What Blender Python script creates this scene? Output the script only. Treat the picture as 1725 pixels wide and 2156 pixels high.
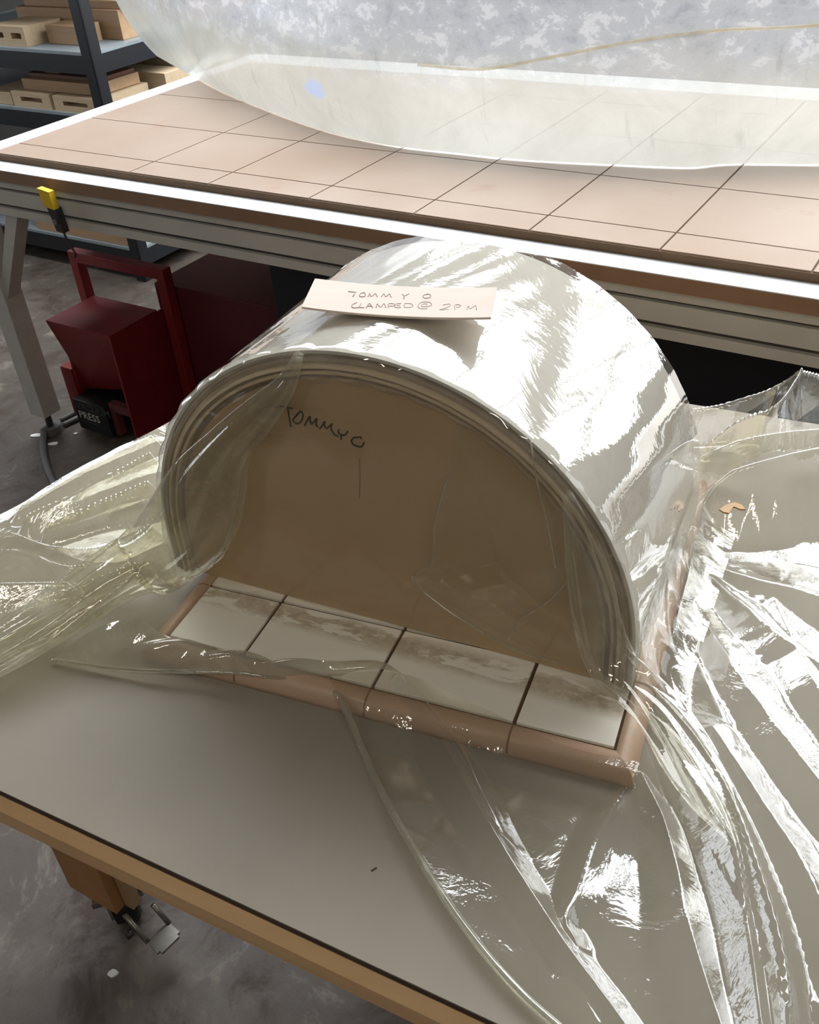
import bpy, bmesh, math, random
import numpy as np
from mathutils import Vector, Matrix

for o in list(bpy.data.objects):
    bpy.data.objects.remove(o)
scene = bpy.context.scene
col = scene.collection
R = math.radians
random.seed(7)
rng = np.random.default_rng(11)

# ------------------------------------------------------------------ camera
CAM = np.array([0.0, 0.0, 1.645])
F_PX, CX, CY = 2012.0, 862.5, 1078.0
pitch, roll, yaw = R(36.4), R(-4.63), R(24.24)
fw = np.array([0, math.cos(pitch), -math.sin(pitch)])
rt = np.array([1.0, 0, 0])
up = np.cross(rt, fw)
rt, up = math.cos(roll) * rt + math.sin(roll) * up, -math.sin(roll) * rt + math.cos(roll) * up
ZR = np.array([[math.cos(yaw), -math.sin(yaw), 0], [math.sin(yaw), math.cos(yaw), 0], [0, 0, 1]])
fw, rt, up = ZR @ fw, ZR @ rt, ZR @ up
cam = bpy.data.cameras.new('camera')
cam.sensor_fit = 'HORIZONTAL'
cam.sensor_width = 36.0
cam.lens = F_PX * 36.0 / 1725.0
cam.clip_start = 0.02
camo = bpy.data.objects.new('camera', cam)
col.objects.link(camo)
camo.matrix_world = Matrix(((rt[0], up[0], -fw[0], CAM[0]), (rt[1], up[1], -fw[1], CAM[1]),
                            (rt[2], up[2], -fw[2], CAM[2]), (0, 0, 0, 1)))
scene.camera = camo

# ------------------------------------------------------------------ world + exposure
world = bpy.data.worlds.new('world')
scene.world = world
world.use_nodes = True
world.node_tree.nodes['Background'].inputs[0].default_value = (0.80, 0.88, 1.0, 1)
world.node_tree.nodes['Background'].inputs[1].default_value = 0.6
scene.view_settings.view_transform = 'Standard'
scene.view_settings.look = 'None'
scene.view_settings.gamma = 1.0
scene.view_settings.use_curve_mapping = False
scene.view_settings.exposure = 0.15

WINDOW_BACK = 7.0      # emission of the daylit panes
WINDOW_SIDE = 1.5
WINDOW_LEFT = 3.5
WINDOW_ROOF = 7.5
TUBE = 34.0  # emission of the added front-fill tubes

# ------------------------------------------------------------------ layout helpers
T = 0.885                 # near table top
ZP = T + 0.022            # near platen top
ZF = 0.920                # far table top
YF = R(-9.9)              # the far table, pump and rack share this heading
FA = np.array([math.cos(YF), math.sin(YF), 0.0])
FB = np.array([-math.sin(YF), math.cos(YF), 0.0])
FORM_ROT = R(-3.2)
FORM_O = np.array([-0.3635, 0.7095, ZP])
FX = np.array([math.cos(FORM_ROT), math.sin(FORM_ROT), 0.0])
FY = np.array([-math.sin(FORM_ROT), math.cos(FORM_ROT), 0.0])


def ray(x, y):
    return fw + (x - CX) / F_PX * rt - (y - CY) / F_PX * up


def onz(x, y, z):
    d = ray(x, y)
    return CAM + (z - CAM[2]) / d[2] * d


def onpl(x, y, p0, n):
    d = ray(x, y)
    return CAM + ((p0 - CAM) @ n) / (d @ n) * d


def onface(x, y, off=0.0):
    """point on the form's front face plane, off metres in front of it"""
    return onpl(x, y, FORM_O - FY * off, FY)


def far(a, b, z):
    return FA * a + FB * b + np.array([0, 0, z])


def far_ab(P):
    return float(P @ FA), float(P @ FB), float(P[2])


def lin(r, g=None, b=None):
    if g is None:
        r, g, b = r
    f = lambda c: (c / 255) / 12.92 if c / 255 <= 0.04045 else (((c / 255) + 0.055) / 1.055) ** 2.4
    return (f(r), f(g), f(b), 1.0)


# ------------------------------------------------------------------ materials
class NT:
    def __init__(s, name):
        s.m = bpy.data.materials.new(name)
        s.m.use_nodes = True
        s.t = s.m.node_tree
        s.t.nodes.clear()
        s.out = s.t.nodes.new('ShaderNodeOutputMaterial')

    def n(s, typ, ins=None, **kw):
        nd = s.t.nodes.new(typ)
        for k, v in kw.items():
            setattr(nd, k, v)
        for k, v in (ins or {}).items():
            if isinstance(v, bpy.types.NodeSocket):
                s.t.links.new(v, nd.inputs[k])
            else:
                nd.inputs[k].default_value = v
        return nd

    def ramp(s, fac, stops, interp='LINEAR'):
        nd = s.t.nodes.new('ShaderNodeValToRGB')
        s.t.links.new(fac, nd.inputs[0])
        e = nd.color_ramp.elements
        while len(e) < len(stops):
            e.new(0.5)
        for el, (p, c) in zip(e, stops):
            el.position = p
            el.color = c if len(c) == 4 else (*c, 1)
        nd.color_ramp.interpolation = interp
        return nd.outputs[0]

    def mix(s, fac, a, b, mode='MIX'):
        nd = s.t.nodes.new('ShaderNodeMix')
        nd.data_type = 'RGBA'
        nd.blend_type = mode
        for i, v in ((0, fac), (6, a), (7, b)):
            if isinstance(v, bpy.types.NodeSocket):
                s.t.links.new(v, nd.inputs[i])
            else:
                nd.inputs[i].default_value = v
        return nd.outputs[2]

    def noise(s, scale, detail=4, rough=0.55, vec=None, dist=0.0):
        nd = s.n('ShaderNodeTexNoise', {'Scale': scale, 'Detail': detail, 'Roughness': rough, 'Distortion': dist})
        if vec is not None:
            s.t.links.new(vec, nd.inputs['Vector'])
        return nd.outputs[0]

    def coord(s, scale=(1, 1, 1), rot=(0, 0, 0), loc=(0, 0, 0), kind='Object'):
        tc = s.n('ShaderNodeTexCoord')
        mp = s.n('ShaderNodeMapping', {'Vector': tc.outputs[kind], 'Scale': scale, 'Rotation': rot, 'Location': loc})
        return mp.outputs[0]

    def bump(s, h, strength=0.2, dist=0.01):
        return s.n('ShaderNodeBump', {'Height': h, 'Strength': strength, 'Distance': dist}).outputs[0]

    def math(s, op, a, b=0.0):
        nd = s.t.nodes.new('ShaderNodeMath')
        nd.operation = op
        for i, v in enumerate((a, b)):
            if isinstance(v, bpy.types.NodeSocket):
                s.t.links.new(v, nd.inputs[i])
            else:
                nd.inputs[i].default_value = v
        return nd.outputs[0]

    def done(s, sh):
        s.t.links.new(sh, s.out.inputs[0])
        return s.m


def plain(name, c, rough=0.5, metal=0.0, var=0.12, scale=18, bump=0.0, spec=0.5, coat=0.0):
    k = NT(name)
    v = k.coord()
    nz = k.noise(scale, 5, 0.6, v)
    a = tuple(x * (1 - var) for x in c[:3]) + (1,)
    b = tuple(min(1, x * (1 + var)) for x in c[:3]) + (1,)
    base = k.ramp(nz, [(0.3, a), (0.7, b)])
    ins = {'Base Color': base, 'Roughness': rough, 'Metallic': metal, 'Specular IOR Level': spec, 'Coat Weight': coat}
    if bump:
        ins['Normal'] = k.bump(nz, bump)
    return k.done(k.n('ShaderNodeBsdfPrincipled', ins).outputs[0])


def wood(name, c1, c2, rough=0.6, scale=(3, 60, 60), var=0.5):
    k = NT(name)
    v = k.coord(scale)
    g = k.noise(1.0, 6, 0.6, v, 0.4)
    g2 = k.noise(2.2, 3, 0.5, k.coord())
    base = k.mix(g2, k.ramp(g, [(0.3, c1), (0.72, c2)]), c2)
    return k.done(k.n('ShaderNodeBsdfPrincipled', {'Base Color': base, 'Roughness': rough,
                                                  'Normal': k.bump(g, 0.08, 0.004)}).outputs[0])


def emissive(name, c, s):
    k = NT(name)
    return k.done(k.n('ShaderNodeEmission', {'Color': c, 'Strength': s}).outputs[0])


M = {}
M['wall'] = plain('painted_block_wall', lin(84, 82, 80), 0.85, var=0.1, scale=3, bump=0.05)
M['ceiling'] = plain('ceiling_paint', lin(120, 118, 114), 0.9, var=0.05, scale=2)
M['black'] = plain('black_paint', lin(20, 21, 24), 0.5)
M['rack'] = plain('blue_black_rack_steel', lin(17, 20, 27), 0.45, var=0.15, scale=6)
M['rackdeck'] = plain('rack_deck_steel', lin(150, 160, 165), 0.4, metal=0.3, var=0.15, scale=6)
M['red'] = plain('red_enamel', lin(128, 30, 34), 0.45, var=0.15, scale=9, bump=0.03)
M['alu'] = plain('anodised_rail', lin(204, 201, 194), 0.45, metal=0.0, var=0.05, scale=5)
M['alu_dark'] = plain('rail_slot', lin(70, 64, 60), 0.6)
M['legwhite'] = plain('painted_leg', lin(196, 194, 188), 0.5, var=0.06)
M['yellow'] = plain('yellow_grip', lin(235, 195, 30), 0.45)
M['steel'] = plain('zinc_steel', lin(150, 148, 140), 0.32, metal=0.75, var=0.1, scale=30)
M['darksteel'] = plain('dark_steel', lin(70, 68, 66), 0.4, metal=0.5)
M['white_letter'] = plain('printed_letters', lin(205, 205, 200), 0.6, var=0.03)
M['grey_letter'] = plain('printed_grey_letters', lin(70, 76, 74), 0.6, var=0.03)
M['rubber'] = plain('grey_rubber', lin(92, 90, 88), 0.6, var=0.15)
M['paper'] = plain('paper_scrap', lin(235, 235, 235), 0.8, var=0.04)
M['pencil'] = plain('pencil_line', lin(52, 42, 34), 0.7, var=0.1)
M['pencil_faint'] = plain('faint_pencil_line', lin(170, 150, 138), 0.7, var=0.1)
M['lumber'] = wood('pale_lumber', lin(150, 116, 82), lin(182, 150, 114))
M['lumber2'] = wood('pale_birch_lumber', lin(174, 148, 116), lin(204, 182, 150))
M['lumber3'] = wood('reddish_lumber', lin(110, 74, 58), lin(144, 102, 80))
M['edge_wood'] = wood('table_edge_wood', lin(206, 164, 116), lin(230, 194, 150), scale=(2, 50, 50))
M['leg_mdf'] = plain('honey_mdf', lin(178, 130, 82), 0.6, var=0.08)
M['brown_edge'] = plain('dark_edge', lin(64, 52, 46), 0.6)
M['mdf'] = plain('raw_mdf', lin(150, 118, 92), 0.65, var=0.08, scale=30)
M['mdf_round'] = wood('rounded_mdf_edge', lin(176, 146, 122), lin(202, 174, 150), rough=0.4, scale=(4, 30, 30))
M['groove'] = plain('groove_mdf', lin(100, 78, 56), 0.8)
M['white_lam'] = plain('white_melamine', lin(236, 238, 240), 0.35, var=0.02)


def mk_floor():
    k = NT('stained_concrete')
    v = k.coord()
    a = k.noise(1.3, 8, 0.65, v)
    b = k.noise(4.5, 9, 0.72, v, 0.5)
    c = k.noise(26, 5, 0.7, v)
    base = k.ramp(a, [(0.32, lin(60, 52, 44)), (0.55, lin(86, 77, 69)), (0.75, lin(132, 126, 120))])
    base = k.mix(k.ramp(b, [(0.50, (0, 0, 0)), (0.60, (.9, .9, .9))]), base, lin(58, 44, 34))
    base = k.mix(k.ramp(b, [(0.36, (1, 1, 1)), (0.44, (0, 0, 0))]), base, lin(120, 111, 100))
    base = k.mix(k.ramp(c, [(0.66, (0, 0, 0)), (0.74, (0.6, 0.6, 0.6))]), base, lin(80, 70, 62))
    return k.done(k.n('ShaderNodeBsdfPrincipled', {'Base Color': base, 'Roughness': k.ramp(b, [(0.3, (.45, .45, .45)), (.7, (.75, .75, .75))]),
                                                  'Normal': k.bump(b, 0.25, 0.01)}).outputs[0])


def mk_table():
    k = NT('grey_laminate_top')
    v = k.coord()
    a = k.noise(3.5, 5, 0.55, v)
    s = k.noise(240, 2, 0.5, v)
    base = k.ramp(a, [(0.3, lin(146, 138, 126)), (0.7, lin(158, 150, 138))])
    base = k.mix(k.ramp(s, [(0.74, (0, 0, 0)), (0.80, (.5, .5, .5))]), base, lin(150, 140, 128))
    return k.done(k.n('ShaderNodeBsdfPrincipled', {'Base Color': base, 'Roughness': 0.45, 'Specular IOR Level': 0.18,
                                                  'Normal': k.bump(k.noise(500, 2, .5, v), 0.03, 0.001)}).outputs[0])


def mk_platen_white():
    k = NT('glue_stained_white_melamine')
    v = k.n('ShaderNodeNewGeometry').outputs['Position']
    m = k.n('ShaderNodeMapping', {'Vector': v, 'Scale': (13, 36, 13)}).outputs[0]
    a = k.noise(1.0, 6, 0.62, m, 0.5)
    sep = k.n('ShaderNodeSeparateXYZ', {'Vector': v})
    # a band of dried glue runs parallel to the form, it lies on the board there
    y = k.math('ADD', sep.outputs[1], k.math('MULTIPLY', sep.outputs[0], 0.055))
    d = k.math('ABSOLUTE', k.math('SUBTRACT', y, 0.664))
    band = k.ramp(d, [(0.008, (1, 1, 1)), (0.022, (0, 0, 0))])
    msk = k.math('MULTIPLY', k.ramp(a, [(0.44, (0, 0, 0)), (0.49, (1, 1, 1))]), band)
    fine = k.noise(90, 5, 0.7, v)
    base = k.mix(k.math('MULTIPLY', msk, 0.75), lin(248, 244, 234), k.ramp(fine, [(0.35, lin(150, 128, 98)), (0.65, lin(206, 192, 168))]))
    sp = k.noise(38, 3, 0.6, v)
    base = k.mix(k.ramp(sp, [(0.72, (0, 0, 0)), (0.76, (.6, .6, .6))]), base, lin(140, 120, 96))
    return k.done(k.n('ShaderNodeBsdfPrincipled', {'Base Color': base, 'Roughness': 0.4,
                                                  'Normal': k.bump(msk, 0.3, 0.002)}).outputs[0])


def mk_far_mdf():
    k = NT('far_platen_mdf')
    v = k.n('ShaderNodeNewGeometry').outputs['Position']
    a = k.noise(2.2, 5, 0.55, v)
    b = k.noise(7.0, 4, 0.6, v)
    base = k.ramp(a, [(0.3, lin(164, 138, 118)), (0.7, lin(182, 162, 146))])
    base = k.mix(k.ramp(b, [(0.66, (0, 0, 0)), (0.74, (.5, .5, .5))]), base, lin(160, 120, 96))
    return k.done(k.n('ShaderNodeBsdfPrincipled', {'Base Color': base, 'Roughness': 0.34, 'Specular IOR Level': 0.75}).outputs[0])


def mk_face():
    k = NT('form_face_board')
    v = k.coord()
    a = k.noise(3.0, 5, 0.6, v)
    base = k.ramp(a, [(0.3, lin(180, 152, 116)), (0.7, lin(194, 168, 132))])
    # scraped smear of old glue
    m = k.coord((6, 1, 40), (0, R(16), 0), (-0.02, 0, 0))
    s = k.noise(1.0, 5, 0.6, m, 0.3)
    sep = k.n('ShaderNodeSeparateXYZ', {'Vector': k.coord((1, 1, 1), (0, R(20), 0))})
    bx_ = k.math('ABSOLUTE', k.math('SUBTRACT', sep.outputs[0], -0.025))
    bz_ = k.math('ABSOLUTE', k.math('SUBTRACT', sep.outputs[2], 0.262))
    reg = k.math('MULTIPLY', k.ramp(bx_, [(0.05, (1, 1, 1)), (0.085, (0, 0, 0))]), k.ramp(bz_, [(0.010, (1, 1, 1)), (0.03, (0, 0, 0))]))
    msk = k.math('MULTIPLY', reg, k.ramp(s, [(0.45, (0, 0, 0)), (0.62, (1, 1, 1))]))
    base = k.mix(k.math('MULTIPLY', msk, 0.75), base, lin(142, 108, 80))
    d = k.noise(55, 3, 0.6, v)
    base = k.mix(k.ramp(d, [(0.75, (0, 0, 0)), (0.79, (.6, .6, .6))]), base, lin(90, 70, 55))
    return k.done(k.n('ShaderNodeBsdfPrincipled', {'Base Color': base, 'Roughness': 0.55}).outputs[0])


def mk_bag(name, tint, haze=0.06, patch=0.12, rough=0.05, gloss=1.0, bumpy=0.10, bscale=14):
    """thin clear vinyl: transmits, reflects by fresnel, a little milky where it is scuffed"""
    k = NT(name)
    v = k.n('ShaderNodeNewGeometry').outputs['Position']
    a = k.noise(bscale, 5, 0.6, v, 0.6)
    p = k.noise(9, 6, 0.68, v, 0.8)
    nrm = k.bump(a, bumpy, 0.02)
    lw = k.n('ShaderNodeLayerWeight', {'Blend': 0.5, 'Normal': nrm})
    # both faces of the film reflect: about 8 % head on, all of it at a grazing angle
    fac = k.math('MINIMUM', k.math('MULTIPLY', k.math('ADD', k.math('MULTIPLY', k.math('POWER', lw.outputs['Facing'], 4.0), 0.9), 0.085), gloss), 1.0)
    tr = k.n('ShaderNodeBsdfTransparent', {'Color': tint})
    df = k.n('ShaderNodeBsdfDiffuse', {'Color': lin(236, 233, 218), 'Normal': nrm})
    tl = k.n('ShaderNodeBsdfTranslucent', {'Color': lin(236, 233, 218), 'Normal': nrm})
    mk = k.n('ShaderNodeMixShader', {0: 0.5})
    k.t.links.new(df.outputs[0], mk.inputs[1])
    k.t.links.new(tl.outputs[0], mk.inputs[2])
    hz = k.math('ADD', haze, k.math('MULTIPLY', k.ramp(p, [(0.5, (0, 0, 0)), (0.72, (1, 1, 1))]), patch))
    m1 = k.n('ShaderNodeMixShader', {0: hz})
    k.t.links.new(tr.outputs[0], m1.inputs[1])
    k.t.links.new(mk.outputs[0], m1.inputs[2])
    gl = k.n('ShaderNodeBsdfGlossy', {'Color': (1, 1, 1, 1), 'Roughness': rough, 'Normal': nrm})
    m2 = k.n('ShaderNodeMixShader', {0: fac})
    k.t.links.new(m1.outputs[0], m2.inputs[1])
    k.t.links.new(gl.outputs[0], m2.inputs[2])
    return k.done(m2.outputs[0])


def mk_far_bag():
    k = NT('milky_scuffed_vinyl')
    uv = k.n('ShaderNodeTexCoord').outputs['UV']
    sep = k.n('ShaderNodeSeparateXYZ', {'Vector': uv})
    v = k.n('ShaderNodeMapping', {'Vector': uv, 'Scale': (8, 3.2, 1)}).outputs[0]
    a = k.noise(1.0, 8, 0.7, v, 0.5)
    f = k.noise(1.0, 9, 0.72, k.n('ShaderNodeMapping', {'Vector': uv, 'Scale': (46, 20, 1)}).outputs[0], 0.3)
    st = k.noise(1.0, 6, 0.65, k.n('ShaderNodeMapping', {'Vector': uv, 'Scale': (70, 6, 1)}).outputs[0], 0.15)
    # the scuffed grey belt starts about 28 cm above the board
    belt = k.ramp(k.math('ADD', sep.outputs[1], k.math('MULTIPLY', k.math('SUBTRACT', a, 0.5), 0.35)), [(0.17, (0, 0, 0)), (0.30, (1, 1, 1))])
    c0 = k.mix(k.ramp(a, [(0.35, (0, 0, 0)), (0.65, (1, 1, 1))]), lin(178, 178, 170), lin(198, 199, 193))
    c1 = k.mix(k.ramp(f, [(0.30, (0, 0, 0)), (0.46, (.45, .45, .45)), (0.53, (.5, .5, .5)), (0.57, (1, 1, 1))]), lin(158, 161, 168), lin(208, 210, 214))
    base = k.mix(belt, c0, c1)
    base = k.mix(k.math('MULTIPLY', k.ramp(st, [(0.60, (0, 0, 0)), (0.70, (1, 1, 1))]), 0.4), base, lin(150, 150, 146))
    # blue smudge, yellowed seam
    bx_ = k.math('DIVIDE', k.math('SUBTRACT', sep.outputs[0], 0.493), 0.018)
    by_ = k.math('DIVIDE', k.math('SUBTRACT', sep.outputs[1], 0.125), 0.028)
    rr = k.math('ADD', k.math('ADD', k.math('MULTIPLY', bx_, bx_), k.math('MULTIPLY', by_, by_)), k.math('MULTIPLY', k.math('SUBTRACT', f, 0.5), 3.0))
    base = k.mix(k.ramp(rr, [(0.4, (.75, .75, .75)), (1.0, (0, 0, 0))]), base, lin(160, 184, 226))
    df = k.n('ShaderNodeBsdfDiffuse', {'Color': base})
    tl = k.n('ShaderNodeBsdfTranslucent', {'Color': base})
    m0 = k.n('ShaderNodeMixShader', {0: 0.42})
    k.t.links.new(df.outputs[0], m0.inputs[1])
    k.t.links.new(tl.outputs[0], m0.inputs[2])
    tr = k.n('ShaderNodeBsdfTransparent', {'Color': (.95, .95, .93, 1)})
    m1 = k.n('ShaderNodeMixShader', {0: 0.9})
    k.t.links.new(tr.outputs[0], m1.inputs[1])
    k.t.links.new(m0.outputs[0], m1.inputs[2])
    lw = k.n('ShaderNodeLayerWeight', {'Blend': 0.5})
    gl = k.n('ShaderNodeBsdfGlossy', {'Roughness': 0.18})
    m2 = k.n('ShaderNodeMixShader', {0: k.math('ADD', k.math('MULTIPLY', k.math('POWER', lw.outputs['Facing'], 4.0), 0.5), 0.04)})
    k.t.links.new(m1.outputs[0], m2.inputs[1])
    k.t.links.new(gl.outputs[0], m2.inputs[2])
    return k.done(m2.outputs[0])


def mk_seam():
    k = NT('yellowed_translucent_seam')
    c = k.ramp(k.noise(30, 4, .6, k.coord()), [(0.35, lin(226, 210, 164)), (0.65, lin(240, 232, 206))])
    df, tl = k.n('ShaderNodeBsdfDiffuse', {'Color': c}), k.n('ShaderNodeBsdfTranslucent', {'Color': c})
    m = k.n('ShaderNodeMixShader', {0: 0.6})
    k.t.links.new(df.outputs[0], m.inputs[1])
    k.t.links.new(tl.outputs[0], m.inputs[2])
    tr = k.n('ShaderNodeBsdfTransparent')
    m2 = k.n('ShaderNodeMixShader', {0: 0.42})
    k.t.links.new(tr.outputs[0], m2.inputs[1])
    k.t.links.new(m.outputs[0], m2.inputs[2])
    return k.done(m2.outputs[0])


M['seam'] = mk_seam()
M['floor'] = mk_floor()
M['table'] = mk_table()
M['platen_white'] = mk_platen_white()
M['far_mdf'] = mk_far_mdf()
M['face'] = mk_face()
M['ply_outer'] = plain('outer_bent_ply', lin(206, 200, 189), 0.5, var=0.05, scale=5)
M['ply_a'] = wood('ply_layer', lin(206, 182, 144), lin(228, 208, 174), scale=(20, 20, 60))
M['ply_b'] = wood('dark_ply_layer', lin(126, 102, 76), lin(160, 134, 102), scale=(20, 20, 60))
M['veneer'] = wood('veneer_card', lin(206, 186, 170), lin(220, 203, 190), scale=(5, 40, 40))
M['bag_top'] = mk_bag('clear_vinyl_taut', (.95, .945, .92, 1), 0.10, 0.10, 0.035, 1.35, 0.05, 9)
M['bag_clear'] = mk_bag('clear_vinyl', (.95, .945, .91, 1), 0.045, 0.08, 0.05, 1.3, 0.08)
M['bag_yellow'] = mk_bag('yellowed_vinyl', (.94, .925, .85, 1), 0.10, 0.34, 0.06, 1.1, 0.12)
M['bag_milky'] = mk_bag('doubled_milky_vinyl', (.90, .885, .83, 1), 0.42, 0.16, 0.06, 1.3, 0.10)
M['far_bag'] = mk_far_bag()
M['pane_back'] = emissive('daylight_pane', (0.93, 0.97, 1.0, 1), WINDOW_BACK)
M['pane_side'] = emissive('side_daylight_pane', (0.88, 0.94, 1.0, 1), WINDOW_SIDE)
M['pane_roof'] = emissive('rooflight_pane', (0.92, 0.96, 1.0, 1), WINDOW_ROOF)
M['pane_left'] = emissive('left_daylight_pane', (0.85, 0.92, 1.0, 1), WINDOW_LEFT)
M['tube'] = emissive('fluorescent_tube', (1.0, 0.92, 0.78, 1), TUBE)


# ------------------------------------------------------------------ mesh helpers
def mesh_obj(name, verts, faces, mat, parent=None, smooth=False, uvs=None):
    me = bpy.data.meshes.new(name)
    me.from_pydata([tuple(map(float, v)) for v in verts], [], faces)
    if uvs is not None:
        ul = me.uv_layers.new(name='UVMap')
        li = np.zeros(len(me.loops), dtype=np.int32)
        me.loops.foreach_get('vertex_index', li)
        ul.data.foreach_set('uv', np.asarray(uvs)[li].astype(np.float32).ravel())
    me.update()
    if smooth:
        me.polygons.foreach_set('use_smooth', [True] * len(me.polygons))
    if mat is not None:
        me.materials.append(M[mat] if isinstance(mat, str) else mat)
    o = bpy.data.objects.new(name, me)
    col.objects.link(o)
    if parent is not None:
        o.parent = parent
    return o


class MB:
    """collects simple solids into one mesh"""
    def __init__(s):
        s.bm = bmesh.new()

    def box(s, x0, x1, y0, y1, z0, z1, bevel=0.0, mat=None):
        r = bmesh.ops.create_cube(s.bm, size=1.0)
        vs = r['verts']
        m = Matrix.Translation(((x0 + x1) / 2, (y0 + y1) / 2, (z0 + z1) / 2)) @ Matrix.Diagonal((abs(x1 - x0), abs(y1 - y0), abs(z1 - z0), 1))
        if mat is not None:
            m = mat @ m
        bmesh.ops.transform(s.bm, matrix=m, verts=vs)
        if bevel:
            es = list({e for v in vs for e in v.link_edges})
            bmesh.ops.bevel(s.bm, geom=es, offset=bevel, segments=2, affect='EDGES', profile=0.6)
        return s

    def hexa(s, pts):
        """8 corners: bottom ring of four, top ring of four"""
        v = [s.bm.verts.new(tuple(map(float, p))) for p in pts]
        for f in ((3, 2, 1, 0), (4, 5, 6, 7), (0, 1, 5, 4), (1, 2, 6, 5), (2, 3, 7, 6), (3, 0, 4, 7)):
            s.bm.faces.new([v[i] for i in f])
        return s

    def prism(s, poly, z0, z1):
        lo = [s.bm.verts.new((float(p[0]), float(p[1]), z0)) for p in poly]
        hi = [s.bm.verts.new((float(p[0]), float(p[1]), z1)) for p in poly]
        n = len(poly)
        s.bm.faces.new(lo[::-1])
        s.bm.faces.new(hi)
        for i in range(n):
            s.bm.faces.new((lo[i], lo[(i + 1) % n], hi[(i + 1) % n], hi[i]))
        return s

    def cyl(s, p0, p1, r0, r1=None, seg=16):
        p0, p1 = Vector(map(float, p0)), Vector(map(float, p1))
        d = p1 - p0
        q = d.to_track_quat('Z', 'Y').to_matrix().to_4x4()
        m = Matrix.Translation((p0 + p1) / 2) @ q
        bmesh.ops.create_cone(s.bm, cap_ends=True, segments=seg, radius1=r0, radius2=r0 if r1 is None else r1, depth=d.length, matrix=m)
        return s

    def build(s, name, mat, parent=None, smooth=False):
        bmesh.ops.recalc_face_normals(s.bm, faces=s.bm.faces)
        me = bpy.data.meshes.new(name)
        s.bm.to_mesh(me)
        s.bm.free()
        if smooth:
            me.polygons.foreach_set('use_smooth', [True] * len(me.polygons))
        me.materials.append(M[mat] if isinstance(mat, str) else mat)
        o = bpy.data.objects.new(name, me)
        col.objects.link(o)
        if parent is not None:
            o.parent = parent
        return o


def catmull(pts, n):
    P = np.asarray(pts, float)
    d = np.r_[0, np.cumsum(np.linalg.norm(np.diff(P[:, :3], axis=0), axis=1) + 1e-9)]
    t = np.linspace(0, d[-1], n)
    m = np.gradient(P, d, axis=0) if len(P) > 2 else np.repeat(((P[1] - P[0]) / d[-1])[None], 2, 0)
    i = np.clip(np.searchsorted(d, t, side='right') - 1, 0, len(P) - 2)
    h = (d[i + 1] - d[i])[:, None]
    s = ((t - d[i])[:, None]) / h
    return ((2 * s**3 - 3 * s**2 + 1) * P[i] + (s**3 - 2 * s**2 + s) * h * m[i] + (-2 * s**3 + 3 * s**2) * P[i + 1] + (s**3 - s**2) * h * m[i + 1])


def tube_mesh(pts, r, seg=8, n=None):
    P = catmull(pts, n or max(8, len(pts) * 6)) if len(pts) > 2 else np.asarray(pts, float)
    V, Fc = [], []
    for i, p in enumerate(P):
        t = P[min(i + 1, len(P) - 1)] - P[max(i - 1, 0)]
        t /= np.linalg.norm(t) + 1e-12
        ref = np.array([0, 0, 1.0]) if abs(t[2]) < 0.9 else np.array([1.0, 0, 0])
        a = np.cross(t, ref)
        a /= np.linalg.norm(a)
        b = np.cross(a, t)
        for k in range(seg):
            th = 2 * math.pi * k / seg
            V.append(p + r * (math.cos(th) * a + math.sin(th) * b))
    for i in range(len(P) - 1):
        for k in range(seg):
            Fc.append((i * seg + k, i * seg + (k + 1) % seg, (i + 1) * seg + (k + 1) % seg, (i + 1) * seg + k))
    Fc.append(tuple(range(seg))[::-1])
    Fc.append(tuple((len(P) - 1) * seg + k for k in range(seg)))
    return V, Fc


def tube(name, pts, r, mat, parent=None, seg=8, n=None):
    V, Fc = tube_mesh(pts, r, seg, n)
    return mesh_obj(name, V, Fc, mat, parent, smooth=True)


def tubes(name, strokes, r, mat, parent=None, seg=6):
    V, Fc = [], []
    for s in strokes:
        v, f = tube_mesh(s, r, seg)
        k = len(V)
        V += list(v)
        Fc += [tuple(i + k for i in q) for q in f]
    return mesh_obj(name, V, Fc, mat, parent, smooth=True)


def grid_faces(nr, nc, close=False):
    out = []
    for i in range(nr - 1):
        for j in range(nc if close else nc - 1):
            j2 = (j + 1) % nc
            out.append((i * nc + j, i * nc + j2, (i + 1) * nc + j2, (i + 1) * nc + j))
    return out


def empty(name, loc=(0, 0, 0), rz=0.0):
    o = bpy.data.objects.new(name, None)
    o.empty_display_size = 0.1
    col.objects.link(o)
    o.location = tuple(map(float, loc))
    o.rotation_euler = (0, 0, rz)
    return o


def tag(o, label, cat, group=None):
    o['label'] = label
    o['category'] = cat
    if group:
        o['group'] = group
    return o


def struct(o):
    o['kind'] = 'structure'
    return o


# ------------------------------------------------------------------ the workshop shell
RX0, RX1, RY0, RY1, RZ = -6.0, 4.6, -2.6, 5.2, 3.6
struct(MB().box(RX0 - .2, RX1 + .2, RY0 - .2, RY1 + .2, -0.1, 0.0).build('floor', 'floor'))
SKY = (-4.4, 3.0, 2.35, 5.05)      # rooflight opening
m = MB()
for (a0, a1, b0, b1) in ((RX0 - .2, SKY[0], RY0 - .2, RY1 + .2), (SKY[1], RX1 + .2, RY0 - .2, RY1 + .2), (SKY[0], SKY[1], RY0 - .2, SKY[2]), (SKY[0], SKY[1], SKY[3], RY1 + .2)):
    m.box(a0, a1, b0, b1, RZ, RZ + 0.1)
struct(m.build('ceiling', 'ceiling'))


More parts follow.
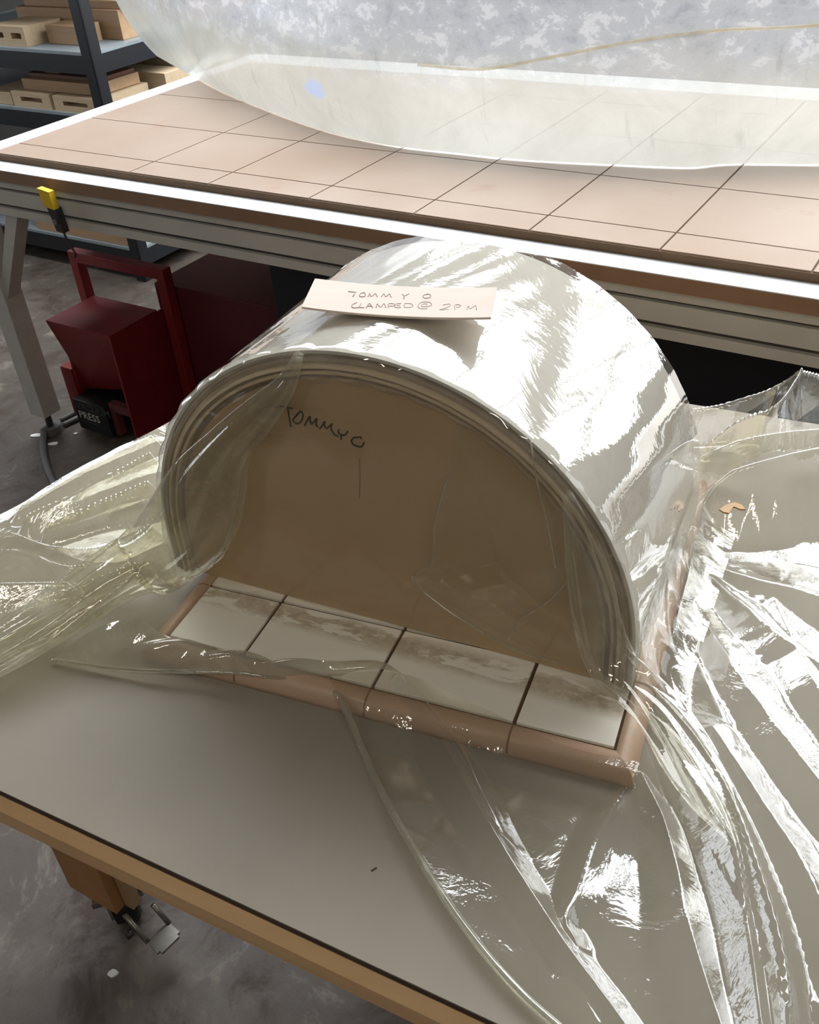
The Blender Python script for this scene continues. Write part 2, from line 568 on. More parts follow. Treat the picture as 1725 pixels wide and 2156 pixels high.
def wall_with_window(name, axis, pos, lo, hi, w0, w1, z0, z1, thick=0.2):
    """wall plane at pos along axis, with one window opening w0..w1, z0..z1"""
    m = MB()
    for (a0, a1, b0, b1) in ((lo, w0, 0, RZ), (w1, hi, 0, RZ), (w0, w1, 0, z0), (w0, w1, z1, RZ)):
        if a1 - a0 < 1e-4 or b1 - b0 < 1e-4:
            continue
        if axis == 'y':
            m.box(a0, a1, pos, pos + thick, b0, b1)
        else:
            m.box(pos, pos + thick, a0, a1, b0, b1)
    return struct(m.build(name, 'wall'))


def window(name, axis, pos, w0, w1, z0, z1, nx, nz, mat):
    fr = MB()
    t = 0.035
    for i in range(nx + 1):
        x = w0 + (w1 - w0) * i / nx
        if axis == 'y':
            fr.box(x - t, x + t, pos - .03, pos + .05, z0, z1)
        else:
            fr.box(pos - .03, pos + .05, x - t, x + t, z0, z1)
    for j in range(nz + 1):
        z = z0 + (z1 - z0) * j / nz
        if axis == 'y':
            fr.box(w0, w1, pos - .03, pos + .05, z - t, z + t)
        else:
            fr.box(pos - .03, pos + .05, w0, w1, z - t, z + t)
    o = struct(fr.build(name, 'legwhite'))
    for i in range(nx):
        for j in range(nz):
            x0, x1 = w0 + (w1 - w0) * i / nx + t, w0 + (w1 - w0) * (i + 1) / nx - t
            a0, a1 = z0 + (z1 - z0) * j / nz + t, z0 + (z1 - z0) * (j + 1) / nz - t
            m = MB()
            if axis == 'y':
                m.box(x0, x1, pos + .005, pos + .015, a0, a1)
            else:
                m.box(pos + .005, pos + .015, x0, x1, a0, a1)
            m.build('pane', mat, o)
    return o


WB = (-2.3, 3.4, 1.25, 3.35)      # window in the back wall
wall_with_window('wall_back', 'y', RY1, RX0, RX1, *WB)
window('window_1', 'y', RY1 + .06, *WB, 6, 2, 'pane_back')
WR = (0.6, 4.4, 1.3, 3.2)
wall_with_window('wall_right', 'x', RX1, RY0, RY1, *WR)
window('window_2', 'x', RX1 + .06, *WR, 4, 2, 'pane_side')
WL = (0.4, 2.6, 0.9, 2.5)
wall_with_window('wall_left', 'x', RX0 - .2, RY0, RY1, *WL)
window('window_3', 'x', RX0 - .15, *WL, 4, 2, 'pane_left')
struct(MB().box(RX0, RX1, RY0 - .2, RY0, 0, RZ).build('wall_front', 'wall'))
m = MB()
for i in range(6):
    x = SKY[0] + (SKY[1] - SKY[0]) * i / 5
    m.box(x - .03, x + .03, SKY[2], SKY[3], RZ + .02, RZ + .09)
roof = struct(m.build('window_4', 'legwhite'))
for i in range(5):
    x0, x1 = (SKY[0] + (SKY[1] - SKY[0]) * (i + k) / 5 for k in (0, 1))
    MB().box(x0 + .03, x1 - .03, SKY[2], SKY[3], RZ + .07, RZ + .08).build('pane', 'pane_roof', roof)


def fill_lamp(x, y, rz, label):  # unseen lamp, added as front fill for the form face and table edge
    e = empty('fill_lamp', (x, y, RZ - 0.62), rz)
    m = MB()
    m.box(-.75, .75, -.07, .07, .03, .08, 0.01)
    m.build('housing', 'legwhite', e)
    for s in (-1, 1):
        MB().cyl((-.70, s * .035, .01), (.70, s * .035, .01), .014).build('tube', 'tube', e, True)
        MB().box(s * .72 - .02, s * .72 + .02, -.06, .06, -.012, .035).build('end_cap', 'legwhite', e)
        MB().cyl((s * .5, 0, .08), (s * .5, 0, .62), .004, seg=8).build('hanger', 'steel', e)
    return tag(e, label, 'lamp', 'added front-fill lamps')


fill_lamp(-1.3, -1.3, R(60), 'added twin-tube front-fill lamp, out of view, hung in the aisle off the left end of the work table')
fill_lamp(1.1, -0.9, R(60), 'added twin-tube front-fill lamp, out of view, hung in the aisle off the right end of the work table')

# ------------------------------------------------------------------ near work table
fl = onz(0, 1664, T)
fr_ = onz(1050, 2156, T)
fd = (fr_ - fl) / np.linalg.norm(fr_ - fl)
P_FL = onz(-570, 1397, T)
P_FR = fl + fd * 2.2
lp = onz(134, 1010, T)
lq = onz(329, 903, T)
ld = (lq - lp) / np.linalg.norm(lq - lp)
P_BL = lp + ld * ((1.36 - lp[1]) / ld[1])
P_BR = np.array([P_FR[0] + .07, 1.36 - 0.061 * (P_FR[0] + .07 - P_BL[0]), T])
TABLE = [P_FL[:2], P_FR[:2], P_BR[:2], P_BL[:2]]


def inset(poly, d):
    """offset a convex counter-clockwise polygon inwards by d"""
    n = len(poly)
    lines = []
    for i in range(n):
        a, b = np.array(poly[i]), np.array(poly[(i + 1) % n])
        t = (b - a) / np.linalg.norm(b - a)
        nn = np.array([-t[1], t[0]])
        lines.append((a + nn * d, t))
    out = []
    for i in range(n):
        (p, t), (q, s) = lines[i - 1], lines[i]
        k = np.linalg.solve(np.array([t, -s]).T, q - p)
        out.append(p + t * k[0])
    return out


TC = np.mean(np.array(TABLE), axis=0)
tbl = empty('work_table', (TC[0], TC[1], 0))
loc = lambda poly: [p - TC for p in poly]
MB().prism(loc(TABLE), T - .002, T).build('laminate_sheet', 'table', tbl)
MB().prism(loc(inset(TABLE, .0005)), T - .010, T - .002).build('laminate_edge', 'brown_edge', tbl)
MB().prism(loc(inset(TABLE, .0305)), T - .034, T - .010).build('core_board', 'leg_mdf', tbl)
outer = inset(TABLE, -.010)
inner = inset(TABLE, .030)
for i in range(4):
    j = (i + 1) % 4
    a, b, c, d = outer[i] - TC, outer[j] - TC, inner[j] - TC, inner[i] - TC
    e1 = TABLE[i] - TC
    e2 = TABLE[j] - TC
    # lipping with a planed chamfer along its upper outer edge
    m = MB()
    z0, z1, z2 = T - .044, T - .021, T - .0105
    v = [m.bm.verts.new((*p, z)) for p, z in ((a, z0), (b, z0), (c, z0), (d, z0), (a, z1), (b, z1), (e2, z2), (e1, z2), (c, z2 - .024), (d, z2 - .024))]
    for f in ((3, 2, 1, 0), (0, 1, 5, 4), (4, 5, 6, 7), (7, 6, 8, 9), (2, 3, 9, 8), (1, 2, 8, 6, 5), (3, 0, 4, 7, 9)):
        m.bm.faces.new([v[q] for q in f])
    m.build('edge_lipping', 'edge_wood', tbl)


def table_leg(corner, d1, d2, show=False):
    """angle leg of two boards meeting at corner, running off along d1 and d2, with a braked castor"""
    c = np.array(corner) - TC
    d1, d2 = np.array(d1), np.array(d2)
    zb = 0.115
    for u, w, nm in ((d1, d2, 'leg_board'), (d2, d1, 'leg_board')):
        m = MB()
        L, th = 0.115, 0.018
        q0, q1 = (c, c + u * L) if u is d1 else (c + d2 * th * 1.02, c + u * L)
        m.hexa([(*q0, zb), (*q1, zb), (*(q1 + w * th), zb), (*(q0 + w * th), zb),
                (*q0, T - .034), (*q1, T - .034), (*(q1 + w * th), T - .034), (*(q0 + w * th), T - .034)])
        m.build(nm, 'leg_mdf', tbl)
    mid = c + (d1 + d2) * .055
    ang = math.atan2(d1[1] + d2[1], d1[0] + d2[0])
    X = Matrix.Translation((mid[0], mid[1], 0)) @ Matrix.Rotation(ang, 4, 'Z')
    cst = MB().box(-.045, .045, -.045, .045, zb - .016, zb - .001, .002, X).build('castor', 'steel', tbl)
    m = MB()
    m.box(-.03, .03, -.028, -.023, .03, zb - .0225, 0, X).box(-.03, .03, .023, .028, .03, zb - .0225, 0, X)
    m.box(-.03, .03, -.028, .028, zb - .022, zb - .0165, 0, X)
    m.build('fork', 'steel', cst)
    w = MB().cyl(X @ Vector((0, -.019, .04)), X @ Vector((0, .019, .04)), .04, seg=24).build('wheel', 'black', cst, True)
    if show:
        return cst
    Y = X @ Matrix.Translation((-.052, 0, .075)) @ Matrix.Rotation(R(-14), 4, 'Y')
    MB().box(-.035, .022, -.033, .033, -.003, .003, .0025, Y).build('brake_pedal', 'steel', cst)
    MB().cyl(X @ Vector((0, -.045, .04)), X @ Vector((0, .045, .04)), .007, seg=10).build('axle', 'darksteel', cst)
    return X


lc = onz(246, 1925, .115)
lL = onz(178, 1885, .115)
dL = (lL - lc)[:2]
dL /= np.linalg.norm(dL)
dR = np.array([dL[1], -dL[0]])
if (onz(330, 1890, .115) - lc)[:2] @ dR < 0:
    dR = -dR
LEG_INFO = (lc, dL, dR)
cast = table_leg(lc[:2], dL, dR, True)
TC3 = np.array([TC[0], TC[1], 0])
zq = .062
qd = [onz(x, y, zq) - TC3 for x, y in ((309, 1980), (335, 2012), (383, 1966), (355, 1941))]
m = MB()
m.hexa([p - np.array([0, 0, .006]) for p in qd] + qd)
bmesh.ops.recalc_face_normals(m.bm, faces=m.bm.faces)
bmesh.ops.bevel(m.bm, geom=[e for e in m.bm.edges if abs(e.verts[0].co.z - e.verts[1].co.z) > .004], offset=.006, segments=4, affect='EDGES')
m.build('brake_pedal', 'steel', cast)
for (p, q) in (((262, 1925), (312, 1984)), ((322, 1905), (356, 1944))):
    a, b = onz(*p, .105) - TC3, onz(*q, zq - .004) - TC3
    tube('brake_arm', [a, b], .005, 'steel', cast)
a, b = onz(278, 1962, .08) - TC3, onz(266, 1972, .08) - TC3
tube('brake_bolt', [a, b], .008, 'darksteel', cast)
c0 = lc - TC3
gb0 = np.array([*(c0[:2] + dR * .022 + dL * .004), .10])
gb1 = np.array([*(c0[:2] + dR * .022 + dL * .004), .20])
MB().box(-.010, .010, -.010, .010, 0, .14, .001, Matrix.Translation(tuple(c0 + np.array([*(dR * .030 - dL * .012), 0]))) @ Matrix.Rotation(math.atan2(dL[1], dL[0]), 4, 'Z')).build('corner_block', 'lumber', tbl)
bl = inset(TABLE, .16)
table_leg(bl[2], (-fd[:2]), np.array([fd[1], -fd[0]]))
table_leg(inset(TABLE, .12)[3] + np.array([.05, -.05]), fd[:2], np.array([fd[1], -fd[0]]))
table_leg(bl[1], -fd[:2], np.array([-fd[1], fd[0]]))
tag(tbl, 'grey laminate-topped work table with a tan wooden edge on castors', 'table')

# ------------------------------------------------------------------ near platen
PX0, PX1, PY0, PY1 = -0.612, -0.058, 0.590, 1.10
plt = empty('grooved_platen', (0, 0, T))
GX = [-0.491, -0.336, -0.182]
GY = [0.706, 0.860, 1.010]
gw = 0.0042
ed = 0.022
H = ZP - T
base_z = H - .0035


def rounded_border():
    """moulded board edge: quarter-round all the way round, one mesh for each side"""
    r = 0.016
    prof = [(0.0, 0.0)] + [(r * (1 - math.cos(t)), H - r + r * math.sin(t)) for t in np.linspace(0, math.pi / 2, 7)] + [(ed, H), (ed, 0.0)]
    cs = [(PX0, PY0), (PX1, PY0), (PX1, PY1), (PX0, PY1)]
    inw = [(1, 1), (-1, 1), (-1, -1), (1, -1)]
    for i in range(4):
        j = (i + 1) % 4
        V = []
        for k in (i, j):
            for (d, z) in prof:
                V.append((cs[k][0] + inw[k][0] * d, cs[k][1] + inw[k][1] * d, z))
        n = len(prof)
        Fc = [(q, (q + 1) % n, n + (q + 1) % n, n + q) for q in range(n)]
        o = mesh_obj('rounded_edge', V, Fc, 'mdf_round', plt)
        for pl in o.data.polygons:
            pl.use_smooth = True


rounded_border()


M['edge_groove'] = plain('worn_groove', lin(138, 110, 88), .7)


def edge_groove(x, y, dx, dy):
    """the saw kerf where it runs out over the rounded edge; dx, dy points outwards"""
    r = 0.016
    prof = [(-.0003, .004)] + [(r * (1 - math.cos(t)) - .0003 * math.cos(t), H - r + (r + .0003) * math.sin(t)) for t in np.linspace(0, math.pi / 2, 7)] + [(ed, H + .0003)]
    V = []
    for sgn in (-1, 1):
        for d, z in prof:
            V.append((x - dx * d + dy * sgn * .0011, y - dy * d + dx * sgn * .0011, z))
    n = len(prof)
    mesh_obj('edge_groove', V, [(i, i + 1, n + i + 1, n + i) for i in range(n - 1)], 'edge_groove', plt)


for gx in GX:
    edge_groove(gx, PY0, 0, -1)
for gy in GY:
    edge_groove(PX0, gy, -1, 0)
    edge_groove(PX1, gy, 1, 0)
MB().box(PX0 + ed, PX1 - ed, PY0 + ed, PY1 - ed, 0.0005, base_z).build('board', 'groove', plt)
xs = [PX0 + ed + gw * .2] + GX + [PX1 - ed - gw * .2]
ys = [PY0 + ed + gw * .5] + GY + [PY1 - ed - gw * .2]
for i in range(len(xs) - 1):
    for j in range(len(ys) - 1):
        MB().box(xs[i] + gw / 2, xs[i + 1] - gw / 2, ys[j] + gw / 2, ys[j + 1] - gw / 2, base_z - .001, H, 0.0004).build('panel', 'platen_white', plt)
tag(plt, 'white grooved board with rounded brown edges under the half-round form', 'board')

# ------------------------------------------------------------------ half-round form and its laminate
RC = 0.055       # the arch springs from short straight sides


def arch(r, n=64, z0=0.0, foot=5):
    """points of the arch outline, right foot over the top to the left foot, local x and z"""
    pts = [(r, z0 + (RC - z0) * t) for t in np.linspace(0, 1, foot)[:-1]]
    pts += [(r * math.cos(t), RC + r * math.sin(t)) for t in np.linspace(0, math.pi, n)]
    pts += [(-r, RC - (RC - z0) * t) for t in np.linspace(0, 1, foot)[1:]]
    return pts


frm = empty('bending_form', FORM_O, FORM_ROT)
R_OUT = 0.283
R_CORE = 0.2585
D = 0.285


def solid_arch(name, r, y0, y1, mat, parent, z0=0.0):
    pts = arch(r, 72, z0)
    n = len(pts)
    V = [(x, y0, z) for x, z in pts] + [(x, y1, z) for x, z in pts]
    Fc = [tuple(range(n)), tuple(range(2 * n - 1, n - 1, -1))] + [(i, n + i, n + (i + 1) % n, (i + 1) % n) for i in range(n)]
    return mesh_obj(name, V, Fc, mat, parent)


def ply(r0, r1, y0, y1, mat, parent, name='ply', n=96):
    A, B = arch(r1, n, .001), arch(r0, n, .001)
    k = len(A)
    V = [(x, y0, z) for x, z in A] + [(x, y1, z) for x, z in A] + [(x, y0, z) for x, z in B] + [(x, y1, z) for x, z in B]
    Fc = []
    for i in range(k - 1):
        Fc += [(i, i + 1, k + i + 1, k + i), (2 * k + i + 1, 2 * k + i, 3 * k + i, 3 * k + i + 1),
               (i + 1, i, 2 * k + i, 2 * k + i + 1), (k + i, k + i + 1, 3 * k + i + 1, 3 * k + i)]
    Fc += [(0, k, 3 * k, 2 * k), (k - 1, 3 * k - 1, 4 * k - 1, 2 * k - 1)]
    return mesh_obj(name, V, Fc, mat, parent)


solid_arch('core', R_CORE - .0005, 0.013, D - .012, 'ply_a', frm)
solid_arch('face_panel', R_CORE - .006, 0.001, 0.0125, 'face', frm, 0.0005)
ply(R_CORE - .0055, R_CORE - .0005, .005, .0125, 'ply_b', frm, 'skin')
# pencil name on the face, as strokes a hair proud of the board
W2F = lambda P: np.array([(P - FORM_O) @ FX, (P - FORM_O) @ FY, P[2] - FORM_O[2]])


def face_strokes(lst, ox, oy, s, off=-.0008):
    out = []
    for st in lst:
        out.append([W2F(onface(ox + x / s, oy + y / s, off)) for x, y in st])
    return out


name_strokes = [
    [(135, 255), (180, 235), (260, 242), (320, 255), (375, 268)], [(300, 200), (310, 280), (325, 380), (350, 520)],
    [(480, 300), (420, 370), (385, 440), (410, 470), (460, 472), (505, 420), (518, 350), (500, 310), (470, 318), (430, 370)],
    [(540, 505), (580, 430), (615, 375), (620, 430), (640, 482), (680, 440), (712, 405), (705, 450), (705, 500), (728, 528)],
    [(752, 550), (790, 500), (822, 450), (822, 510), (850, 542), (890, 510), (925, 480), (910, 530), (930, 590), (965, 635), (1015, 655)],
    [(1022, 555), (1012, 595), (1040, 630), (1090, 640), (1130, 610), (1145, 580)], [(1062, 620), (1050, 660), (1052, 700)],
    [(1318, 655), (1335, 690)], [(1300, 665), (1220, 680), (1195, 715), (1220, 765), (1290, 795), (1330, 800), (1360, 765), (1375, 740)],
]
tubes('pencil_name', face_strokes(name_strokes, 560, 820, 6.635), 0.0009, 'pencil', frm)
# drip line, ring mark and two pencil reference ticks that show on the face
tubes('pencil_tick', face_strokes([[(757, 965), (758, 1000), (757, 1050)]], 0, 0, 1), 0.0006, plain('dried_glue', lin(156, 128, 98), .6), frm)
kn = W2F(onface(386, 943, -.0005))
MB().cyl((kn[0], kn[1] + .001, kn[2]), (kn[0], kn[1] - .0006, kn[2]), .0065, seg=14).build('knot', plain('dark_knot', lin(84, 82, 70), .7), frm)
tag(frm, 'half-round wooden bending form with a name pencilled on its flat face', 'form')

lam = empty('bent_laminate', FORM_O, FORM_ROT)
nply = 7
th = (R_OUT - R_CORE) / nply
jit = [-.004, -.001, -.006, .001, -.0035, .002, -.002]
for i in range(nply):
    r0 = R_CORE + th * i
    mat = 'ply_outer' if i == nply - 1 else ('ply_b' if i in (1, 4) else 'ply_a')
    ply(r0 + .0002, r0 + th - .0002, jit[i], D + jit[-1 - i] * .6, mat, lam)
tag(lam, 'stack of thin bent plywood layers wrapped over the half-round form', 'laminate')

# ------------------------------------------------------------------ veneer card lying on the arch
cz = ZP + RC + 0.287 + .0035
cc = [onz(637, 658, cz - .004), onz(1034, 681, cz + .002), onz(1047, 617, cz + .002), onz(665, 598, cz - .004)]
card = empty('veneer_card', np.mean(cc, axis=0))
co = np.mean(cc, axis=0)
V, Fc = [], []
N = 28
tz = .0022
for k, dz in enumerate((0, tz)):
    for i in range(N + 1):
        for j, (p, q) in enumerate(((cc[0], cc[1]), (cc[3], cc[2]))):
            u = i / N
            P = p + (q - p) * u
            P = P + np.array([0, 0, dz + .004 * (2 * u - 1) ** 2])
            V.append(P - co)
for i in range(N):
    o0, o1 = 0, (N + 1) * 2
    a, b, c, d = i * 2, i * 2 + 2, i * 2 + 3, i * 2 + 1
    Fc += [(d, c, b, a), (o1 + a, o1 + b, o1 + c, o1 + d), (a, b, o1 + b, o1 + a), (c, d, o1 + d, o1 + c)]
Fc += [(0, (N + 1) * 2, (N + 1) * 2 + 1, 1), (N * 2 + 1, (N + 1) * 2 + N * 2 + 1, (N + 1) * 2 + N * 2, N * 2)]
mesh_obj('veneer_strip', V, Fc, 'veneer', card)


def card_strokes(lst):
    out = []
    s = 3.594
    for st in lst:
        r_ = []
        for x, y in st:
            px, py = 600 + x / s, 580 + y / s
            P = onz(px, py, cz + .001)
            u = (px - 650) / 390.0
            zz = cz - .004 + .006 * u + tz + .004 * (2 * u - 1) ** 2 + .0002
            P = onz(px, py, zz)
            r_.append(P - co)
        out.append(r_)
    return out


cs = [[(480, 122), (540, 127)], [(535, 127), (515, 160)], [(600, 128), (570, 140), (572, 160), (600, 160), (610, 143), (600, 128)],
      [(630, 162), (642, 135), (655, 158), (685, 138), (700, 162)], [(730, 162), (750, 138), (765, 160), (790, 140), (806, 166)],
      [(890, 140), (905, 155), (940, 138)], [(905, 155), (900, 178)], [(1080, 140), (1048, 152), (1060, 172), (1095, 168), (1100, 145), (1080, 140)],
      [(545, 205), (508, 225), (520, 245), (560, 243)], [(575, 212), (572, 243), (600, 243)], [(615, 245), (640, 212), (665, 245)], [(625, 232), (655, 232)],
      [(690, 245), (700, 215), (725, 240), (750, 213), (765, 245)], [(785, 245), (790, 213), (830, 218), (825, 232), (790, 232)],
      [(880, 213), (845, 215), (842, 245), (880, 243)], [(845, 229), (872, 229)], [(905, 243), (910, 213), (960, 217), (965, 238), (905, 244)],
      [(1070, 235), (1040, 238), (1045, 218), (1075, 216), (1070, 238), (1105, 230), (1100, 205), (1040, 203), (1010, 225), (1025, 252), (1080, 252)],
      [(1195, 225), (1250, 218), (1245, 235), (1172, 262), (1240, 258)], [(1288, 262), (1295, 222), (1330, 226), (1320, 240), (1295, 240)],
      [(1378, 262), (1388, 232), (1405, 252), (1440, 230), (1452, 264)]]
tubes('faint_pencil_note', card_strokes(cs), 0.00045, 'pencil_faint', card)
tag(card, 'thin pale veneer strip with a faint pencilled note lying on the arch', 'card')

# ------------------------------------------------------------------ clear vacuum bag
RIDGES = []      # (points xy, heights, widths)


def ridge(pts, p=1.35, fan=False):
    """pts: (px, py, height above the table, half width) along one fold"""
    if pts[-1][0] >= 1730:      # the fold runs out towards the far edge of the sheet
        (x0, y0, h0, w0), (x1, y1, h1, w1) = pts[-2:]
        k = 330.0 / max(60.0, math.hypot(x1 - x0, y1 - y0))
        pts = pts + [(x1 + (x1 - x0) * k, y1 + (y1 - y0) * k, h1 * .45, w1)]
    P = np.array([onz(x, y, T + h * (.42 if fan else 1.0)) for x, y, h, w in pts])
    hh = np.array([h for _, _, h, _ in pts]) * (.42 if fan else 1.0)
    ww = np.array([w for *_, w in pts])
    n = 4 * len(pts)
    Q = catmull(np.c_[P, hh, ww], n)
    RIDGES.append((Q[:, :2], Q[:, 3], np.maximum(Q[:, 4], .004), p, fan))


# folds running down the front of the table
ridge([(838, 1420, .036, .03), (905, 1510, .034, .03), (955, 1600, .030, .03), (1010, 1700, .026, .025), (1100, 1850, .022, .022), (1195, 1995, .02, .02), (1310, 2156, .02, .02), (1360, 2230, .02, .02)], 1.1)
ridge([(862, 1440, .036, .02), (960, 1560, .034, .02), (1030, 1700, .020, .02), (1080, 1800, .012, .02)], 1.1)
ridge([(1330, 1640, .022, .03), (1255, 1765, .014, .03), (1215, 1880, .012, .03), (1190, 1945, .016, .02), (1215, 1990, .012, .02), (1210, 2060, .010, .03), (1260, 2160, .010, .03)], 1.5)
ridge([(1350, 1625, .03, .025), (1395, 1720, .022, .03), (1420, 1810, .018, .04), (1450, 1950, .018, .05), (1480, 2050, .018, .05), (1520, 2170, .018, .05)], 1.6)
ridge([(1345, 1480, .045, .03), (1430, 1560, .045, .03), (1500, 1660, .045, .03), (1545, 1775, .040, .035), (1565, 1900, .032, .03), (1585, 2030, .03, .03), (1605, 2180, .03, .03)], 1.0)
ridge([(1380, 1455, .05, .03), (1470, 1560, .048, .03), (1545, 1690, .045, .03), (1600, 1840, .04, .03), (1645, 2000, .035, .03), (1660, 2180, .03, .03)], 1.0)
ridge([(1500, 1530, .03, .05), (1600, 1680, .03, .05), (1680, 1800, .028, .05), (1740, 1930, .025, .05), (1800, 2080, .025, .05)], 1.4)
ridge([(1640, 1950, .012, .03), (1690, 2060, .012, .03), (1740, 2180, .012, .03)], 1.4)
# folds fanning out from the right side of the form
ridge([(1482, 1098, .030, .02), (1540, 1085, .045, .05), (1640, 1090, .045, .07), (1760, 1085, .045, .08)], 1.5, True)
ridge([(1478, 1165, .030, .02), (1560, 1210, .045, .05), (1650, 1238, .05, .08), (1760, 1270, .05, .09)], 1.5, True)
ridge([(1476, 1180, .030, .02), (1560, 1270, .040, .05), (1640, 1340, .05, .08), (1760, 1430, .05, .10)], 1.6, True)
ridge([(1462, 1240, .028, .02), (1500, 1330, .038, .05), (1560, 1430, .05, .09), (1650, 1550, .05, .10), (1760, 1690, .045, .10)], 1.7, True)
ridge([(1440, 1330, .026, .02), (1480, 1420, .03, .04), (1530, 1530, .034, .05)], 1.5, True)
ridge([(1620, 1250, .03, .05), (1680, 1380, .05, .09), (1760, 1520, .05, .10)], 1.8, True)
ridge([(1482, 1060, .050, .04), (1520, 1005, .075, .06), (1600, 975, .085, .08), (1770, 935, .085, .09)], 1.3)
ridge([(1474, 960, .08, .035), (1540, 935, .095, .05), (1640, 913, .10, .05), (1770, 900, .10, .06)], 1.0)
ridge([(1490, 935, .05, .02), (1560, 880, .09, .025), (1630, 850, .12, .025), (1680, 790, .135, .03), (1690, 772, .14, .03)], 1.0)
ridge([(1690, 772, .14, .03), (1740, 790, .12, .05), (1800, 800, .10, .05)], 1.2)
ridge([(1440, 862, .05, .03), (1530, 850, .055, .03), (1640, 810, .085, .03), (1690, 772, .14, .03)], 1.1)
# yellowed mass left of the form
ridge([(-160, 1130, .045, .04), (0, 1118, .05, .04), (120, 1150, .055, .035), (230, 1145, .06, .035), (310, 1100, .07, .035)], 1.1)
ridge([(-160, 1180, .03, .03), (40, 1160, .04, .03), (150, 1190, .045, .03), (280, 1160, .05, .03)], 1.2)
ridge([(60, 1085, .03, .025), (160, 1040, .035, .025), (240, 990, .045, .025), (315, 950, .06, .03)], 1.1)
ridge([(100, 1105, .03, .02), (200, 1060, .04, .02), (310, 1010, .055, .03)], 1.1)
ridge([(40, 1072, .02, .02), (140, 1010, .022, .02), (320, 915, .03, .02)], 1.1)
ridge([(-160, 1240, .03, .04), (0, 1228, .035, .04), (140, 1225, .035, .035)], 1.2)
ridge([(-160, 1330, .035, .03), (0, 1290, .04, .03), (150, 1240, .05, .03), (290, 1180, .07, .04)], 1.1)
ridge([(-160, 1470, .025, .03), (0, 1385, .035, .035), (130, 1310, .045, .04), (240, 1240, .07, .05), (330, 1160, .10, .05)], 1.0)
ridge([(-160, 1430, .03, .025), (0, 1345, .04, .025), (140, 1270, .05, .03), (260, 1200, .07, .03)], 1.0)
ridge([(130, 1385, .004, .02), (200, 1345, .02, .03), (300, 1300, .03, .03), (420, 1225, .03, .03)], 1.2)


def vnoise(x, y, s, seed):
    """smooth value noise on the table plane"""
    r = np.random.default_rng(seed)
    tb = r.random((64, 64))
    X, Y = x * s + 17.3, y * s + 9.1
    i, j = np.floor(X).astype(int), np.floor(Y).astype(int)
    fx, fy = X - i, Y - j
    fx, fy = fx * fx * (3 - 2 * fx), fy * fy * (3 - 2 * fy)
    g = lambda a, b: tb[a % 64, b % 64]
    return (g(i, j) * (1 - fx) * (1 - fy) + g(i + 1, j) * fx * (1 - fy) + g(i, j + 1) * (1 - fx) * fy + g(i + 1, j + 1) * fx * fy) - .5


def bag_height(x, y):
    """height of the bag above the table top"""
    h = np.full(x.shape, .004)
    # the sheet bridges from the platen's edge down to the table
    dx = np.maximum(np.maximum(PX0 - x, x - PX1), 0)
    dy = np.maximum(np.maximum(PY0 - y, y - PY1), 0)
    dp = np.hypot(dx, dy)
    pl = np.where(dp <= 0, H + .004, (H + .004) * np.clip(1 - dp / .055, 0, 1) ** 1.6)
    # rounded shoulder of the board
    h = np.maximum(h, pl)
    for Q, hh, ww, p, fan in RIDGES:
        bb = ww.max()
        m = (x > Q[:, 0].min() - bb) & (x < Q[:, 0].max() + bb) & (y > Q[:, 1].min() - bb) & (y < Q[:, 1].max() + bb)
        if not m.any():
            continue
        xm, ym = x[m], y[m]
        best = np.zeros(xm.shape)
        for k in range(len(Q) - 1):
            a, b = Q[k], Q[k + 1]
            d = b - a
            t = np.clip(((xm - a[0]) * d[0] + (ym - a[1]) * d[1]) / (d @ d + 1e-12), 0, 1)
            dist = np.hypot(xm - a[0] - t * d[0], ym - a[1] - t * d[1])
            hk = hh[k] + (hh[k + 1] - hh[k]) * t
            wk = ww[k] + (ww[k + 1] - ww[k]) * t
            best = np.maximum(best, hk * np.clip(1 - dist / wk, 0, 1) ** p)
        if fan:
            best = best * np.clip((xm - PX1 - .004) / .06, 0, 1) ** .7
        h[m] = np.maximum(h[m], best + .002)
    h = h + np.clip((x + .10) / .25, 0, 1) * .010 * (vnoise(x, y, 6.5, 8) + .5)
    h = h + .004 * vnoise(x, y, 14, 3) + .0025 * vnoise(x, y, 31, 4)
    return np.maximum(h, .0022)


def coons(c0, c1, d0, d1, nu, nv):
    """surface grid over four boundary curves (xy): c0, c1 run along u, d0, d1 along v"""
    c0, c1 = catmull(c0, nu), catmull(c1, nu)
    d0, d1 = catmull(d0, nv), catmull(d1, nv)
    u = np.linspace(0, 1, nu)[None, :, None]
    v = np.linspace(0, 1, nv)[:, None, None]
    S = (1 - v) * c0[None] + v * c1[None] + (1 - u) * d0[:, None] + u * d1[:, None]
    S -= (1 - u) * (1 - v) * c0[0] + u * (1 - v) * c0[-1] + (1 - u) * v * c1[0] + u * v * c1[-1]
    return S


def px(lst, h=.004):
    return [onz(q[0], q[1], T + (q[2] if len(q) > 2 else h))[:2] for q in lst]


def blur(h, n):
    for _ in range(n):
        g = np.pad(h, 1, mode='edge')
        h = (4 * h + g[:-2, 1:-1] + g[2:, 1:-1] + g[1:-1, :-2] + g[1:-1, 2:]) / 8
    return h


bag = empty('vacuum_bag', (FORM_O[0], FORM_O[1], T))
BO = np.array([FORM_O[0], FORM_O[1], T])


def sheet(name, S, mat, nblur=1):
    h = blur(bag_height(S[..., 0], S[..., 1]), nblur)
    V = np.dstack([S[..., 0], S[..., 1], h + T]).reshape(-1, 3) - BO
    return mesh_obj(name, V, grid_faces(S.shape[0], S.shape[1]), mat, bag, smooth=True)


